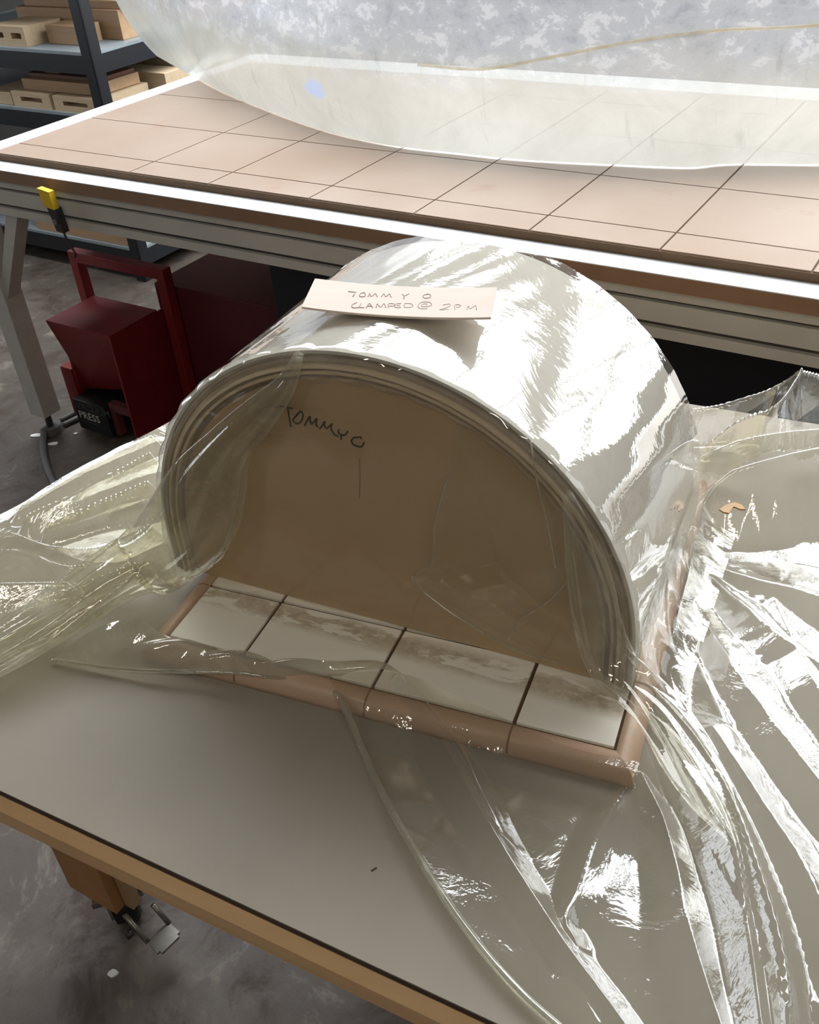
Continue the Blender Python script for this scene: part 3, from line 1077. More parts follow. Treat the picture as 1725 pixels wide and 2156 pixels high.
left_front = px([(690, 1441, .008), (742, 1535, .004), (792, 1645), (872, 1792), (960, 1930), (1082, 2082), (1210, 2200), (1262, 2250)])
top_front = px([(690, 1441, .008), (845, 1418, .026), (1010, 1490, .026), (1200, 1572, .026), (1345, 1605, .026)])
seam = px([(1345, 1605, .026), (1430, 1720), (1530, 1900), (1600, 2060), (1690, 2280)])
bot_front = px([(1262, 2250), (1400, 2265), (1690, 2280)])
S1 = coons(top_front, bot_front, left_front, seam, 200, 230)
sheet('front_skirt', S1, 'bag_clear')

left_right = px([(1345, 1605, .026), (1390, 1440, .026), (1430, 1280, .03), (1462, 1140, .04), (1466, 1010, .06), (1440, 865, .05)])
bot_right = seam
top_right = px([(1440, 865, .05), (1560, 838, .05), (1690, 792, .10), (1900, 800, .08), (2150, 850, .02)])
right_right = px([(1690, 2280), (2050, 2250), (2250, 2000), (2300, 1500), (2260, 1100), (2150, 850, .02)])
S2 = coons(bot_right, top_right, left_right, right_right, 300, 280)
sheet('side_skirt', S2, 'bag_clear')

# left mass
bot_left = px([(-200, 1548), (0, 1440), (115, 1392), (215, 1345, .015), (330, 1270, .03)])
top_left = px([(-200, 1165), (0, 1083), (134, 1003), (240, 947), (348, 890, .006)])
ll = px([(-200, 1548), (-230, 1350), (-200, 1165)])
lr = px([(330, 1270, .03), (352, 1180, .06), (335, 1080, .06), (330, 1000, .05), (348, 890, .006)])
S3 = coons(bot_left, top_left, ll, lr, 200, 180)
sheet('left_gather', S3, 'bag_yellow')

# doubled flap along the front edge of the board
lo = px([(112, 1391, .004), (200, 1404, .006), (300, 1416, .008), (400, 1419, .012), (480, 1420, .016), (580, 1426, .02), (650, 1430, .018), (692, 1442, .008)])
hi = px([(300, 1300, .05), (330, 1335, .034), (400, 1352, .032), (490, 1368, .030), (610, 1396, .028), (700, 1398, .028), (790, 1392, .028), (846, 1418, .030)])
lo, hi = catmull(np.c_[lo, np.zeros(len(lo))], 160), catmull(np.c_[hi, np.zeros(len(hi))], 160)
V = []
nv = 26
zlo = np.interp(np.linspace(0, 1, 160), np.linspace(0, 1, 8), [.004, .006, .008, .012, .016, .02, .018, .008])
zhi = np.interp(np.linspace(0, 1, 160), np.linspace(0, 1, 8), [.05, .034, .032, .030, .028, .028, .028, .030])
for j in range(nv):
    t = j / (nv - 1)
    for i in range(160):
        P = lo[i, :2] * (1 - t) + hi[i, :2] * t
        z = zlo[i] * (1 - t) + zhi[i] * t + .012 * math.sin(math.pi * t) ** .8 + .003 * math.sin(i * .16 + t * 3)
        V.append((P[0] - BO[0], P[1] - BO[1], z))
mesh_obj('front_flap', V, grid_faces(nv, 160), 'bag_milky', bag, smooth=True)

M['film'] = mk_bag('clinging_vinyl', (.97, .965, .94, 1), 0.085, 0.04, 0.08, 0.5, 0.03)
M['hem'] = mk_bag('doubled_vinyl_edge', (.86, .85, .78, 1), 0.30, 0.1, 0.05, 1.6, 0.05)


def hem(pts, r=.003, dz=.003, z0=None):
    Q = catmull(np.c_[np.array(pts)[:, :2], np.zeros(len(pts))], 120)
    hq = bag_height(Q[:, 0], Q[:, 1]) + dz
    if z0 is not None:
        k = np.clip(np.linspace(0, 8, len(hq)), 0, 1)
        hq = np.minimum(hq, z0 * (1 - k) + hq * k)
    tube('hem', [np.array([a, b, T + c]) - BO for (a, b, _), c in zip(Q, hq)], r, 'hem', bag, 8, 200)


hem(left_front, .0038, z0=.009)
hem(bot_left[:3], .003)
tube('hem', [np.array([a[0], a[1], T + z + .001]) - BO for a, z in zip(lo[::6], zlo[::6])], .0025, 'hem', bag, 8, 160)

# taut cover: over the arch, rolled over the layer edges and down the flat face
prof = [(.287, .292)] + [(.287, y) for y in np.linspace(.28, .0, 30)] + [(.2865, -.004), (.2845, -.008), (.281, -.0105), (.275, -.0115), (.268, -.0105), (.262, -.0075), (.257, -.004), (.250, -.0022)]
V, cols = [], None
na = 150
for (r, y) in prof:
    pts = arch(r, na, .004, 8)
    cols = len(pts)
    for i, (x, z) in enumerate(pts):
        w = .0012 * math.sin(i * .9 + y * 50) * (1 if y < 0 else .25)
        k = 1 + w / .28
        V.append((x * k, y, max(.003, RC + (z - RC) * k)))
nr = len(prof)
cover = mesh_obj('taut_cover', [np.array(v) for v in V], grid_faces(nr, cols), 'bag_top', bag, smooth=True)
cover.location = (0, 0, ZP - T)
cover.rotation_euler = (0, 0, FORM_ROT)

# flat of the bag clinging to the face
V = []
nc_, nr_ = 90, 60
for i in range(nr_):
    for j in range(nc_):
        x = -.2505 + .501 * j / (nc_ - 1)
        ztop = RC + math.sqrt(max(0.0, .2505 ** 2 - x * x))
        z = .004 + (ztop - .004) * i / (nr_ - 1)
        edge = min(1.0, min(.2505 - abs(x), ztop - z) / .03)
        V.append((x, -.0022 - edge * (.0028 * max(0, math.sin(x * 21 + z * 8 + .6)) ** 4 + .0012 * (1 + math.sin(z * 30 - x * 17))), z))
fs = mesh_obj('face_sheet', V, grid_faces(nr_, nc_), 'film', bag, smooth=True)
fs.location = (0, 0, ZP - T)
fs.rotation_euler = (0, 0, FORM_ROT)

# side panel: the bag leaves the arch and sweeps out to the board's right edge
V = []
n1, n2 = 60, 24
for i in range(n1):
    y = .0 + .292 * i / (n1 - 1)
    for j in range(n2):
        t = j / (n2 - 1)
        x = .2872 + .050 * t ** 2.2
        z = .085 * (1 - t) ** 1.6 + .004 + .003 * math.sin(i * .55 + t * 4) * t
        V.append((x, y, z))
sp = mesh_obj('side_sweep', V, grid_faces(n1, n2), 'bag_clear', bag, smooth=True)
sp.location = (0, 0, ZP - T)
sp.rotation_euler = (0, 0, FORM_ROT)


def fold_tube(name, spine, mat, seg=40, n=110, wr=.10, freq=5):
    """gathered sleeve of vinyl: spine of (point, half width, half depth, normal)"""
    arr = np.array([np.r_[p, a, b, nn] for p, a, b, nn in spine])
    Q = catmull(arr, n)
    V = []
    for i in range(n):
        p = Q[i, :3]
        t = Q[min(i + 1, n - 1), :3] - Q[max(i - 1, 0), :3]
        t /= np.linalg.norm(t)
        nn = Q[i, 5:8] - t * (Q[i, 5:8] @ t)
        nn /= np.linalg.norm(nn)
        s = np.cross(t, nn)
        for k in range(seg):
            th = 2 * math.pi * k / seg
            ww = 1 + wr * math.sin(freq * th + i * .045) + .5 * wr * math.sin((freq * 2 + 1) * th - i * .07)
            V.append(p + s * Q[i, 3] * math.cos(th) * ww + nn * Q[i, 4] * (math.sin(th) * ww + .9) - BO)
    return mesh_obj(name, V, grid_faces(n, seg, True), mat, bag, smooth=True)


nf = -FY
nz_ = np.array([0, 0, 1.0])
mixn = lambda t: (nf * (1 - t) + nz_ * t)
fold_tube('left_sleeve', [
    (onface(634, 742, .010), .004, .003, nf), (onface(612, 800, .006), .010, .006, nf), (onface(560, 862, .004), .018, .010, nf),
    (onface(500, 925, .004), .024, .014, nf), (onface(462, 1000, .004), .042, .02, nf), (onface(432, 1075, .006), .050, .026, nf),
    (onface(385, 1135, .012), .046, .03, mixn(.2)), (onface(318, 1195, .03), .042, .03, mixn(.5)), (onz(215, 1262, T + .03), .038, .025, mixn(.9)),
    (onz(110, 1330, T + .02), .036, .02, nz_), (onz(0, 1393, T + .018), .036, .018, nz_), (onz(-150, 1475, T + .012), .030, .012, nz_), (onz(-260, 1535, T + .004), .010, .004, nz_)], 'bag_yellow')
fold_tube('right_sleeve', [
    (onface(1196, 1035, .012), .004, .003, nf), (onface(1222, 1110, .008), .012, .005, nf), (onface(1243, 1200, .005), .019, .007, nf),
    (onface(1262, 1300, .005), .022, .009, nf), (onface(1295, 1385, .010), .024, .012, mixn(.2)), (onz(1345, 1455, T + .05), .020, .014, mixn(.6)),
    (onz(1400, 1535, T + .035), .022, .014, mixn(.9)), (onz(1455, 1620, T + .03), .024, .012, nz_), (onz(1510, 1710, T + .03), .018, .010, nz_),
    (onz(1548, 1775, T + .03), .006, .005, nz_)], 'bag_clear', wr=.16, freq=4)
film = [(962, 888), (1010, 905), (1100, 960), (1190, 1045), (1205, 1200), (1232, 1350), (1285, 1428), (1180, 1398), (1085, 1368), (1000, 1322), (925, 1272), (868, 1218), (905, 1190), (916, 1100), (945, 1000)]
fpts = [onface(x, y, .0075) for x, y in film]
cen = np.mean(fpts, axis=0)
ring = catmull(np.array(fpts + [fpts[0]]), 120)[:-1]
V = []
for t in np.linspace(1, 0.02, 14):
    for i, p in enumerate(ring):
        q = cen + (p - cen) * t
        V.append(q - FY * (.0012 * math.sin(9 * t + i * .13) + .001) - BO)
mesh_obj('clinging_film', V, grid_faces(14, len(ring), True), 'film', bag, smooth=True)
tube('film_crease', [onface(x, y, .009) - BO for x, y in film[7:]], .0009, 'hem', bag)
tube('film_crease', [onface(x, y, .009) - BO for x, y in ((1118, 930), (1130, 1010), (1152, 1100), (1170, 1195))], .0008, 'hem', bag)
tube('film_crease', [onface(x, y, .009) - BO for x, y in ((1195, 1225), (1150, 1270), (1090, 1310), (1070, 1345))], .0008, 'hem', bag)
flk = [onz(x, y, T + .062) - BO for x, y in ((1515, 1072), (1530, 1062), (1548, 1057), (1562, 1062), (1571, 1072), (1560, 1072), (1545, 1066), (1536, 1080), (1524, 1078))]
m = MB()
vv = [m.bm.verts.new(tuple(p)) for p in flk] + [m.bm.verts.new(tuple(p - np.array([0, 0, .002]))) for p in flk]
nk = len(flk)
m.bm.faces.new(vv[:nk])
m.bm.faces.new(vv[nk:][::-1])
for i in range(nk):
    m.bm.faces.new((vv[i], vv[(i + 1) % nk], vv[nk + (i + 1) % nk], vv[nk + i]))
m.build('dried_glue_flake', plain('amber_glue', lin(168, 128, 72), .4), bag)
tag(bag, 'clear yellowed vinyl vacuum bag pulled over the half-round form and spread on the table', 'vacuum bag')

# ------------------------------------------------------------------ far table
fk = 1.0
A_L = far_ab(onz(0, 297, ZF))[0]
B_F = far_ab(onz(862, 494, ZF))[1]
ftab = empty('press_table', far(0, 0, 0), YF)
A0, A1, B0, B1 = A_L, 1.2, B_F, B_F + 1.42
MB().box(A0, A1, B0, B1, ZF - .002, ZF).build('white_top', 'white_lam', ftab)
MB().box(A0, A1, B0, B1, ZF - .032, ZF - .002).build('board_edge', 'mdf', ftab)
rz0, rz1 = ZF - .135, ZF - .032
m = MB()
rb = B0 + .012
for (z0, z1) in ((rz1 - .022, rz1), (rz1 - .070, rz1 - .030), (rz0, rz0 + .022)):
    m.box(A0 + .01, A1 - .01, rb, rb + .04, z0, z1)
m.build('front_rail', 'alu', ftab)
MB().box(A0 + .01, A1 - .01, rb + .012, rb + .038, rz0 + .002, rz1).build('rail_slot', 'alu_dark', ftab)
for x0, x1 in ((A0 + .012, A0 + .05), (A1 - .05, A1 - .012)):
    MB().box(x0, x1, rb + .041, B1 - .04, rz0, rz1).build('end_rail', 'alu', ftab)
MB().box(A0 + .012, A1 - .012, B1 - .039, B1 - .01, rz0, rz1).build('back_rail', 'alu', ftab)
la = far_ab(onz(93, 887, .07))[0]
for (x, y, sx) in ((la - .072, rb, 1), (A1 - .15, rb, -1), (la - .072, B1 - .10, 1), (A1 - .15, B1 - .10, -1)):
    MB().box(x, x + .072, y, y + .07, .075, rz0, .003).build('leg', 'legwhite', ftab)
    # knee brace up to the rail
    m = MB()
    xa = x + .072 if sx > 0 else x
    q = [(xa, .50), (xa, .565), (xa + sx * .125, rz0), (xa + sx * .175, rz0)]
    ring = [(q[0][0], q[0][1]), (q[3][0], q[3][1]), (q[2][0], q[2][1]), (q[1][0], q[1][1])]
    v0 = [m.bm.verts.new((p[0], y + .012, p[1])) for p in ring]
    v1 = [m.bm.verts.new((p[0], y + .058, p[1])) for p in ring]
    m.bm.faces.new(v0)
    m.bm.faces.new(v1[::-1])
    for i in range(4):
        m.bm.faces.new((v0[i], v1[i], v1[(i + 1) % 4], v0[(i + 1) % 4]))
    m.build('knee_brace', 'legwhite', ftab)
    MB().cyl((x + .036, y + .035, .02), (x + .036, y + .035, .075), .012).build('levelling_stem', 'darksteel', ftab)
    MB().cyl((x + .036, y + .035, .0), (x + .036, y + .035, .022), .042, .034, 20).build('levelling_foot', 'rubber', ftab)
tag(ftab, 'long white-topped press table with a slotted aluminium rail and white legs', 'table')

fp = empty('grooved_mdf_platen', far(0, 0, ZF), YF)
ZM = 0.020
onm = lambda x, y: far_ab(onz(x, y, ZF + ZM))
pb0 = onm(862, 449)[1]
pa0 = onm(0, 314)[0]
ga = [onm(x, y)[0] for x, y in ((265, 365), (431, 390), (645, 420), (862, 455), (1110, 488), (1390, 525), (1712, 569))]
gb = [np.mean([onm(320, 340)[1], onm(1154, 452.5)[1]]), np.mean([onm(463, 280)[1], onm(1512, 394)[1]]), onm(430, 207)[1]]
st = float(np.mean(np.diff(ga)))
ga = [pa0 + .002] + ga + [ga[-1] + st * i for i in range(1, 4)]
gb = [pb0 + .002] + gb + [gb[-1] + (gb[2] - gb[1]), gb[-1] + 1.6 * (gb[2] - gb[1])]
gb[-1] = min(gb[-1], B1 - .06)
gw2 = .0042
MB().box(pa0, ga[-1], pb0, gb[-1], 0.0005, ZM - .003).build('board', 'groove', fp)
for i in range(len(ga) - 1):
    for j in range(len(gb) - 1):
        MB().box(ga[i] + gw2 / 2, ga[i + 1] - gw2 / 2, gb[j] + gw2 / 2, gb[j + 1] - gw2 / 2, ZM - .0045, ZM).build('panel', 'far_mdf', fp)
tag(fp, 'large brown MDF board scored with a grid of grooves on the press table', 'board')

# ------------------------------------------------------------------ lifted bag on the far table
zt = ZF + ZM + .002
bl_px = [(330, 118), (410, 163), (470, 195), (560, 232), (640, 262), (720, 286), (850, 310), (960, 322), (1060, 333), (1180, 341), (1290, 346), (1400, 351), (1460, 352), (1520, 346), (1620, 345), (1725, 346), (1900, 340)]
base = np.array([onz(x, y, zt) for x, y in bl_px])
base = catmull(base, 170)
away = np.array([-.41, .91, 0])
fb = empty('lifted_vacuum_bag', (base[85][0], base[85][1], zt))
FBO = np.array([base[85][0], base[85][1], zt])
V, UV = [], []
nv = 60
for j in range(nv):
    t = j / (nv - 1)
    hgt = .95 * t
    for i in range(170):
        u = i / 169
        P = base[i].copy()
        # rolls up off the board, bellies towards the room, then leans back
        belly = .10 * math.sin(math.pi * t) * math.exp(-1.2 * t) * 1.7 * (0.35 + 0.65 * min(1, u * 4))
        back = .30 * t ** 1.6
        side = -FA * (.36 * (1 - math.exp(-t / .34))) * max(0, 1 - u / .45) ** 1.5
        P = P + FB * (back - belly * .9) + side + np.array([0, 0, hgt])
        P = P + FB * (.012 * math.sin(u * 38 + t * 3) * t + .02 * math.sin(u * 13 + 1.7 * t) * (1 - math.exp(-5 * t)))
        V.append(P - FBO)
        UV.append((u, t))
mesh_obj('bag_sheet', V, grid_faces(nv, 170), 'far_bag', fb, smooth=True, uvs=UV)
# yellowed seam that wanders across the sheet
def on_sheet(u, t):
    i, j = int(round(u * 169)), int(round(t * (nv - 1)))
    return np.array(V[j * 170 + i]) - FB * .003
tube('seam', [on_sheet(u, t) for u, t in ((.62, .215), (.68, .225), (.74, .25), (.80, .285), (.85, .305), (.92, .31), (1.0, .315))], .0035, 'seam', fb)
tube('lifting_bar', [np.array(V[(nv - 1) * 170 + i]) for i in range(0, 170, 8)], .014, 'steel', fb)
for i in (20, 85, 150):
    p = np.array(V[(nv - 1) * 170 + i])
    tube('lifting_cord', [p, p + np.array([0, 0, RZ - zt - p[2]])], .004, 'rubber', fb)
tag(fb, 'milky scuffed vacuum bag raised like a curtain over the grooved MDF board', 'vacuum bag')

# ------------------------------------------------------------------ spring clamp on the far rail
ca, cb, cz_ = far_ab(onpl(115, 405, far(0, B0, 0), FB))
clamp = empty('spring_clamp', far(ca, B0, cz_), YF)
m = MB()
m.hexa([(-.020, -.030, -.030), (.016, -.030, -.036), (.016, -.012, -.036), (-.020, -.012, -.030), (-.026, -.032, .018), (.018, -.032, .012), (.018, -.014, .012), (-.026, -.014, .018)])
m.build('yellow_grip', 'yellow', clamp)
m = MB()
m.hexa([(-.006, -.024, -.098), (.022, -.024, -.100), (.022, -.004, -.100), (-.006, -.004, -.098), (-.016, -.026, -.030), (.016, -.026, -.036), (.016, -.004, -.036), (-.016, -.004, -.030)])
m.build('jaw', 'darksteel', clamp)
tube('wire_hook', [(.008, -.014, -.098), (.016, -.014, -.13), (.028, -.012, -.165), (.020, -.012, -.172)], .003, 'darksteel', clamp)
MB().cyl((.004, -.030, -.070), (.004, -.002, -.070), .008, seg=12).build('rivet', 'steel', clamp)
tag(clamp, 'small yellow-gripped spring clamp hanging on the aluminium rail', 'clamp')

# ------------------------------------------------------------------ red vacuum pump unit under the far table
hz_ = 0.425
hc = [np.array(far_ab(onz(x, y, hz_))) for x, y in ((93, 672), (227, 709), (331, 653), (203, 623))]
ha0, ha1 = (hc[0][0] + hc[3][0]) / 2 + .0, (hc[1][0] + hc[2][0]) / 2
hb0, hb1 = (hc[0][1] + hc[1][1]) / 2, (hc[2][1] + hc[3][1]) / 2
pump = empty('vacuum_pump', far(ha0, hb0, 0), YF)
w, dpt = ha1 - ha0, hb1 - hb0
s = .008
MB().box(0, w, 0, dpt, hz_ - s, hz_).build('hood_top', 'red', pump)
MB().box(w - s, w, 0.0, dpt + .10, .03, hz_ - s).build('side_panel', 'red', pump)
MB().box(0, s, 0.04, dpt, .16, hz_ - s).build('side_panel', 'red', pump)
# front flap, slanting inwards towards its lower edge
m = MB()
m.hexa([(.012, .070, .150), (w * .66, .070, .185), (w * .66, .076, .185), (.012, .076, .150), (0, 0, hz_ - s), (w - s, 0, hz_ - s), (w - s, .006, hz_ - s), (0, .006, hz_ - s)])
m.build('front_flap', 'red', pump)
ucase = MB().box(.012, w - s - .004, .10, dpt, .145, hz_ - s - .01).build('black_case', 'black', pump)
lcase = MB().box(.0, w * .55, .004, dpt, .03, .142, .003).build('lower_case', 'black', pump)
MB().box(-.055, -.002, .035, dpt - .02, .05, .235, .003).build('side_box', 'red', pump)
fcol = plain('dull_red_frame', lin(104, 50, 48), .6)
fr = MB()
x0, x1 = w * .56, w - s - .002
fr.box(x0, x1, .02, .045, .125, .155).box(x0, x0 + .022, .02, .045, .035, .125)
fr.build('lower_frame', fcol, pump)
MB().box(x0 + .023, x1, .09, .10, .035, .14).build('frame_backing', 'black', pump)
for x in (.02, w - .05):
    MB().cyl((x + .015, .06, 0), (x + .015, .06, .03), .016, .020, 14).build('foot', 'rubber', pump)
    MB().cyl((x + .015, dpt - .04, 0), (x + .015, dpt - .04, .03), .016, .020, 14).build('foot', 'rubber', pump)
hp = [np.array(far_ab(onz(x, y, .56))) for x, y in ((140, 535), (345, 575))]
hy = (hp[0][1] + hp[1][1]) / 2 - hb0
hx0, hx1 = hp[0][0] - ha0, hp[1][0] - ha0
m = MB()
m.box(hx0, hx1, hy, hy + .035, .535, .57, .003).box(hx0, hx0 + .035, hy, hy + .035, .03, .535, .003).box(hx1 - .035, hx1, hy, hy + .035, .03, .535, .003)
m.build('handle_frame', 'red', pump)
MB().box(w - .02, hx1 + .42, hy + .04, hy + .45, .04, .50, .004).build('tank_cover', plain('dark_red_enamel', lin(92, 28, 36), .5), pump)


def lettering(txt, size, mat, parent, loc, name):
    cu = bpy.data.curves.new(name, 'FONT')
    cu.body = txt
    cu.size = size
    cu.extrude = .0006
    cu.resolution_u = 2
    t = bpy.data.objects.new(name, cu)
    col.objects.link(t)
    bpy.context.view_layer.update()
    me = bpy.data.meshes.new_from_object(t.evaluated_get(bpy.context.evaluated_depsgraph_get()))
    bpy.data.objects.remove(t)
    me.materials.clear()
    me.materials.append(M[mat])
    o = bpy.data.objects.new(name, me)
    col.objects.link(o)
    o.parent = parent
    o.location = loc
    o.rotation_euler = (math.pi / 2, 0, 0)
    return o


for (case, x, y, z, k) in ((ucase, w * .60, .0992, .205, .95), (lcase, .014, .0034, .075, 1.45)):
    lettering('VACUUM', .026 * k, 'grey_letter', case, (x, y, z + .024 * k), 'dark_lettering')
    lettering('PRESS', .027 * k, 'white_letter', case, (x, y, z), 'pale_lettering')
    MB().box(x, x + .095, y - .0008, y, z - .012, z - .008).build('printed_line', 'grey_letter', case)
tag(pump, 'red boxy vacuum pump with black nameplates standing under the press table', 'machine')

cab = empty('shade_cabinet', far(-1.62, B0 + .16, 0), YF)  # made-up cabinet, added to darken the space under the press table
M['navy'] = plain('shade_navy', lin(26, 27, 36), .5)
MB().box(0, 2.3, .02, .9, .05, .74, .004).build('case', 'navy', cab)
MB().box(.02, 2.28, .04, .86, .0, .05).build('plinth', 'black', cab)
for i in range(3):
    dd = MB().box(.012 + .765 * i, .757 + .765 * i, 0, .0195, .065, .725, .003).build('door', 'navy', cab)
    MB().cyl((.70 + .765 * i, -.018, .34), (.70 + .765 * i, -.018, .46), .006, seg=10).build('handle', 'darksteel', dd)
tag(cab, 'added dark navy cabinet standing in for the darkness under the press table', 'cabinet')

# hoses and scraps on the floor near the pump
fz = lambda x, y, z: onz(x, y, z)
tag(tube('rubber_hose', [fz(93, 912, .014), fz(90, 928, .014), fz(92, 955, .014), fz(100, 985, .014), fz(113, 1015, .014), fz(140, 1060, .014)], .012, 'rubber'),
    'dark grey rubber hose lying on the concrete by the table foot', 'hose')
for k, (p, q, rr) in enumerate((((128, 884), (178, 858), .007), ((134, 894), (190, 868), .009))):
    tag(tube('air_line', [fz(*p, rr + .001), fz((p[0] + q[0]) / 2, (p[1] + q[1]) / 2, rr + .001), fz(*q, rr + .001)], rr, 'rubber'),
        ('thinner' if k == 0 else 'thicker') + ' grey air line running on the floor to the red pump', 'hose', 'air lines to the pump')
for (x, y, sx, sy, lb) in ((78, 918, .05, .022, 'white paper scrap on the floor beside the press table foot'), (113, 936, .03, .018, 'cream crumb of foam on the floor before the levelling foot'),
                           (160, 914, .014, .01, 'small white chip on the floor in front of the red pump'), (239, 2051, .016, .012, 'white chip on the floor below the work table edge')):
    P = onz(x, y, .0)
    m = MB()
    k = 7
    sx, sy = sx * .6, sy * .6
    poly = [(math.cos(2 * math.pi * i / k) * sx * (.75 + .4 * random.random()), math.sin(2 * math.pi * i / k) * sy * (.7 + .5 * random.random())) for i in range(k)]
    m.prism(poly, 0.0, .004)
    o = m.build('floor_scrap', 'paper')
    o.location = (P[0], P[1], 0.0002)
    o.rotation_euler = (0, 0, R(25))
    tag(o, lb, 'scrap')

P = onz(788, 1831, T)
o = MB().hexa([(-.006, -.0015, 0), (.006, -.001, 0), (.006, .001, 0), (-.006, .002, 0), (-.004, -.001, .002), (.004, -.001, .0025), (.004, .001, .0025), (-.004, .001, .002)]).build('wood_splinter', 'brown_edge')
o.location = (P[0], P[1], T + .0002)
o.rotation_euler = (0, 0, R(55))
o.scale = (.5, .5, .5)
tag(o, 'tiny dark splinter lying on the bare grey table top', 'splinter')

# ------------------------------------------------------------------ lumber rack
BR_ = 2.80
pp = far_ab(onpl(190, 110, far(0, BR_, 0), FB))
RA1 = pp[0] + .0
rack = empty('lumber_rack', far(RA1, BR_, 0), YF)
zs = [far_ab(onpl(276, 530, far(0, BR_, 0), FB))[2], far_ab(onpl(190, 240, far(0, BR_, 0), FB))[2] - .02, far_ab(onpl(150, 100, far(0, BR_, 0), FB))[2] - .03, 1.38]
RW, RD, pw = 1.35, 1.30, .055
for x in (-pw, -RW):
    for y in (0, RD - pw):
        m = MB()
        m.box(x, x + .006, y, y + pw, 0, 1.9).box(x, x + pw, y, y + .006, 0, 1.9) if x == -RW else m.box(x + pw - .006, x + pw, y, y + pw, 0, 1.9).box(x, x + pw, y, y + .006, 0, 1.9)
        m.build('post', 'rack', rack)
for z in zs:
    MB().box(-RW + .007, -.007, .007, RD - .007, z, z + .012).build('shelf_deck', 'rackdeck', rack)
    MB().box(-RW + pw, -pw, .0065, .03, z - .07, z - .0005).build('beam', 'rack', rack)
    MB().box(-.03, -.0065, pw, RD - pw, z - .07, z - .0005).build('beam', 'rack', rack)
    MB().box(-RW + .0065, -RW + .03, pw, RD - pw, z - .07, z - .0005).build('beam', 'rack', rack)
    MB().box(-RW + pw, -pw, RD - .03, RD - .0065, z - .07, z - .0005).build('beam', 'rack', rack)
tag(rack, 'blue-black steel rack loaded with offcuts behind the press table', 'rack')


def block(x, y, z, L, Wd, Hh, rz, mat, label, slots=0, name='wood_block'):
    """offcut on the rack; x, y, z is its front right lower corner in rack space; slots: mortises in the front end"""
    e_loc = far(RA1, BR_, 0) + FA * x + FB * y
    m = MB()
    if slots == 0:
        m.box(-L, 0, 0, Wd, 0, Hh, .002)
        o = m.build(name, mat)
    else:
        # front face (towards -y) pierced by mortises
        dp = .04
        m.box(-L, 0, dp, Wd, 0, Hh)
        zz0, zz1 = Hh * .38, Hh * .68
        m.box(-L, 0, 0, dp, 0, zz0).box(-L, 0, 0, dp, zz1, Hh)
        edges = [-L]
        for k in range(slots):
            c = -L + L * (k + .5) / slots
            edges += [c - L * .14 / (slots / 2), c + L * .14 / (slots / 2)]
        edges.append(0)
        for k in range(0, len(edges), 2):
            m.box(edges[k], edges[k + 1], 0, dp, zz0, zz1)
        o = m.build(name, mat)
    o.location = (e_loc[0], e_loc[1], z)
    o.rotation_euler = (0, 0, YF + R(rz))
    return tag(o, label, 'wood block', 'offcuts on the lumber rack')


z2, z1, z0 = zs[2] + .0125, zs[1] + .0125, zs[0] + .0125
# upper visible shelf
block(-.40, .03, z2, .22, .20, .075, 0, 'lumber2', 'pale beam end with two mortises on the upper rack shelf', 2)
block(-.06, .24, z2, .62, .16, .11, 0, 'lumber', 'thick tan plank laid behind the mortised beam end on the upper shelf')
block(-.04, .26, z2 + .1105, .60, .13, .03, 0, 'lumber', 'thin tan board lying on the thick plank of the upper shelf')
block(-.16, .11, z2, .20, .11, .07, 0, 'lumber', 'short tan block between the mortised beam end and the rack post')
block(-.08, .42, z2, .70, .14, .19, 0, 'lumber3', 'tall brown plank on edge at the back of the upper shelf')
block(-.035, .60, z2, .20, .34, .055, 0, 'lumber3', 'reddish thick board at the bottom of the upper side stack')
block(-.045, .62, z2 + .0555, .22, .32, .06, -3, 'lumber', 'square tan block on the reddish board of the upper side stack')
block(-.10, .70, z2 + .116, .20, .30, .035, 8, 'lumber2', 'pale flat offcut topping the upper side stack')
block(-.05, .98, z2, .26, .26, .09, 0, 'lumber', 'broad tan offcut deep on the upper shelf')
block(-.05, 1.0, z2 + .0905, .24, .22, .04, 4, 'lumber2', 'pale plank end resting on the broad deep offcut')
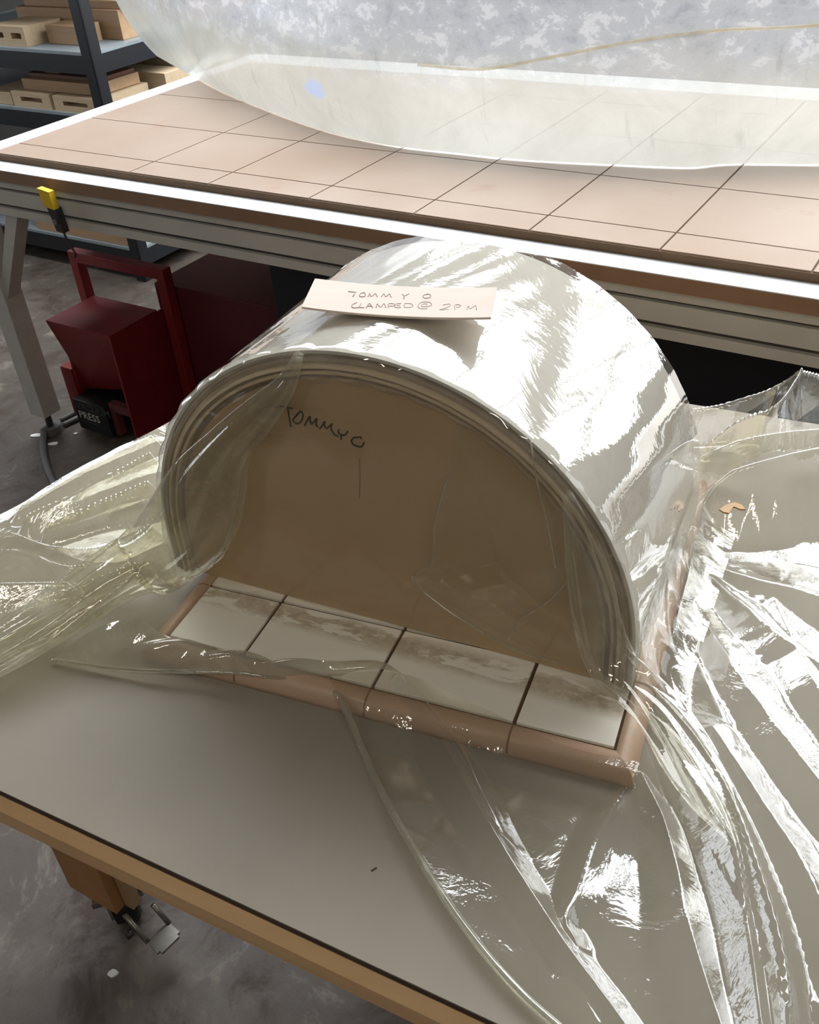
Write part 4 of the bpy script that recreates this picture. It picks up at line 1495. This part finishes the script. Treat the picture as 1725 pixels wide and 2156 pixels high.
block(-.06, 1.02, z2 + .131, .20, .20, .04, -6, 'lumber3', 'reddish scrap on top of the deep offcuts')
# lower visible shelf
block(-.34, .02, z1, .24, .30, .062, 0, 'lumber2', 'pale beam end with one mortise on the lower rack shelf', 1)
block(-.06, .02, z1, .26, .30, .060, 0, 'lumber2', 'wide pale beam end with one mortise beside the rack post', 1)
block(-.08, .06, z1 + .0625, .46, .24, .044, 0, 'lumber', 'long tan beam lying across the two mortised beam ends')
block(-.60, .03, z1, .16, .28, .05, 3, 'lumber2', 'pale plank end jutting out beside the long tan beam')
block(-.10, .10, z1 + .107, .44, .20, .014, 0, 'lumber3', 'brown board on top of the long tan beam')
block(-.36, .12, z1 + .1215, .09, .14, .033, 0, 'lumber2', 'small pale cube standing on the brown board')
block(-.76, .36, z1, .10, .30, .14, 0, 'lumber3', 'red-brown log end at the outer end of the lower shelf')
for k, (yy, zz, ww, hh, mt, lb) in enumerate(((.36, 0, .12, .09, 'lumber2', 'pale chamfered beam end facing the side of the rack, next to the post'), (.50, 0, .10, .10, 'lumber2', 'pale blunt beam end facing the side of the rack, second past the post'),
                                             (.66, 0, .09, .11, 'lumber', 'tan beam end facing the side of the rack, third past the post'), (.80, 0, .10, .12, 'lumber2', 'pale knotty beam end facing the side of the rack, fourth past the post'),
                                             (.95, 0, .12, .11, 'lumber', 'tan beam end facing the side of the rack, furthest past the post'))):
    block(.01 - .02 * k, yy, z1 + zz, .40, ww, hh, 0, mt, lb)
# bottom shelf, seen under the press table
block(-.06, .02, z0, .62, .16, .05, 0, 'lumber', 'long tan board along the front of the bottom rack shelf')
block(-.10, .04, z0 + .0505, .34, .15, .045, 2, 'lumber2', 'pale offcut on the long board of the bottom shelf')
block(-.48, .03, z0 + .0505, .26, .15, .05, -2, 'lumber', 'tan plank on the outer part of the bottom shelf board')
block(-.16, .06, z0 + .096, .22, .10, .03, 6, 'lumber3', 'thin brown strip topping the bottom shelf pile')
block(-.035, .24, z0, .24, .24, .07, 0, 'lumber2', 'pale beam at the side end of the bottom shelf')
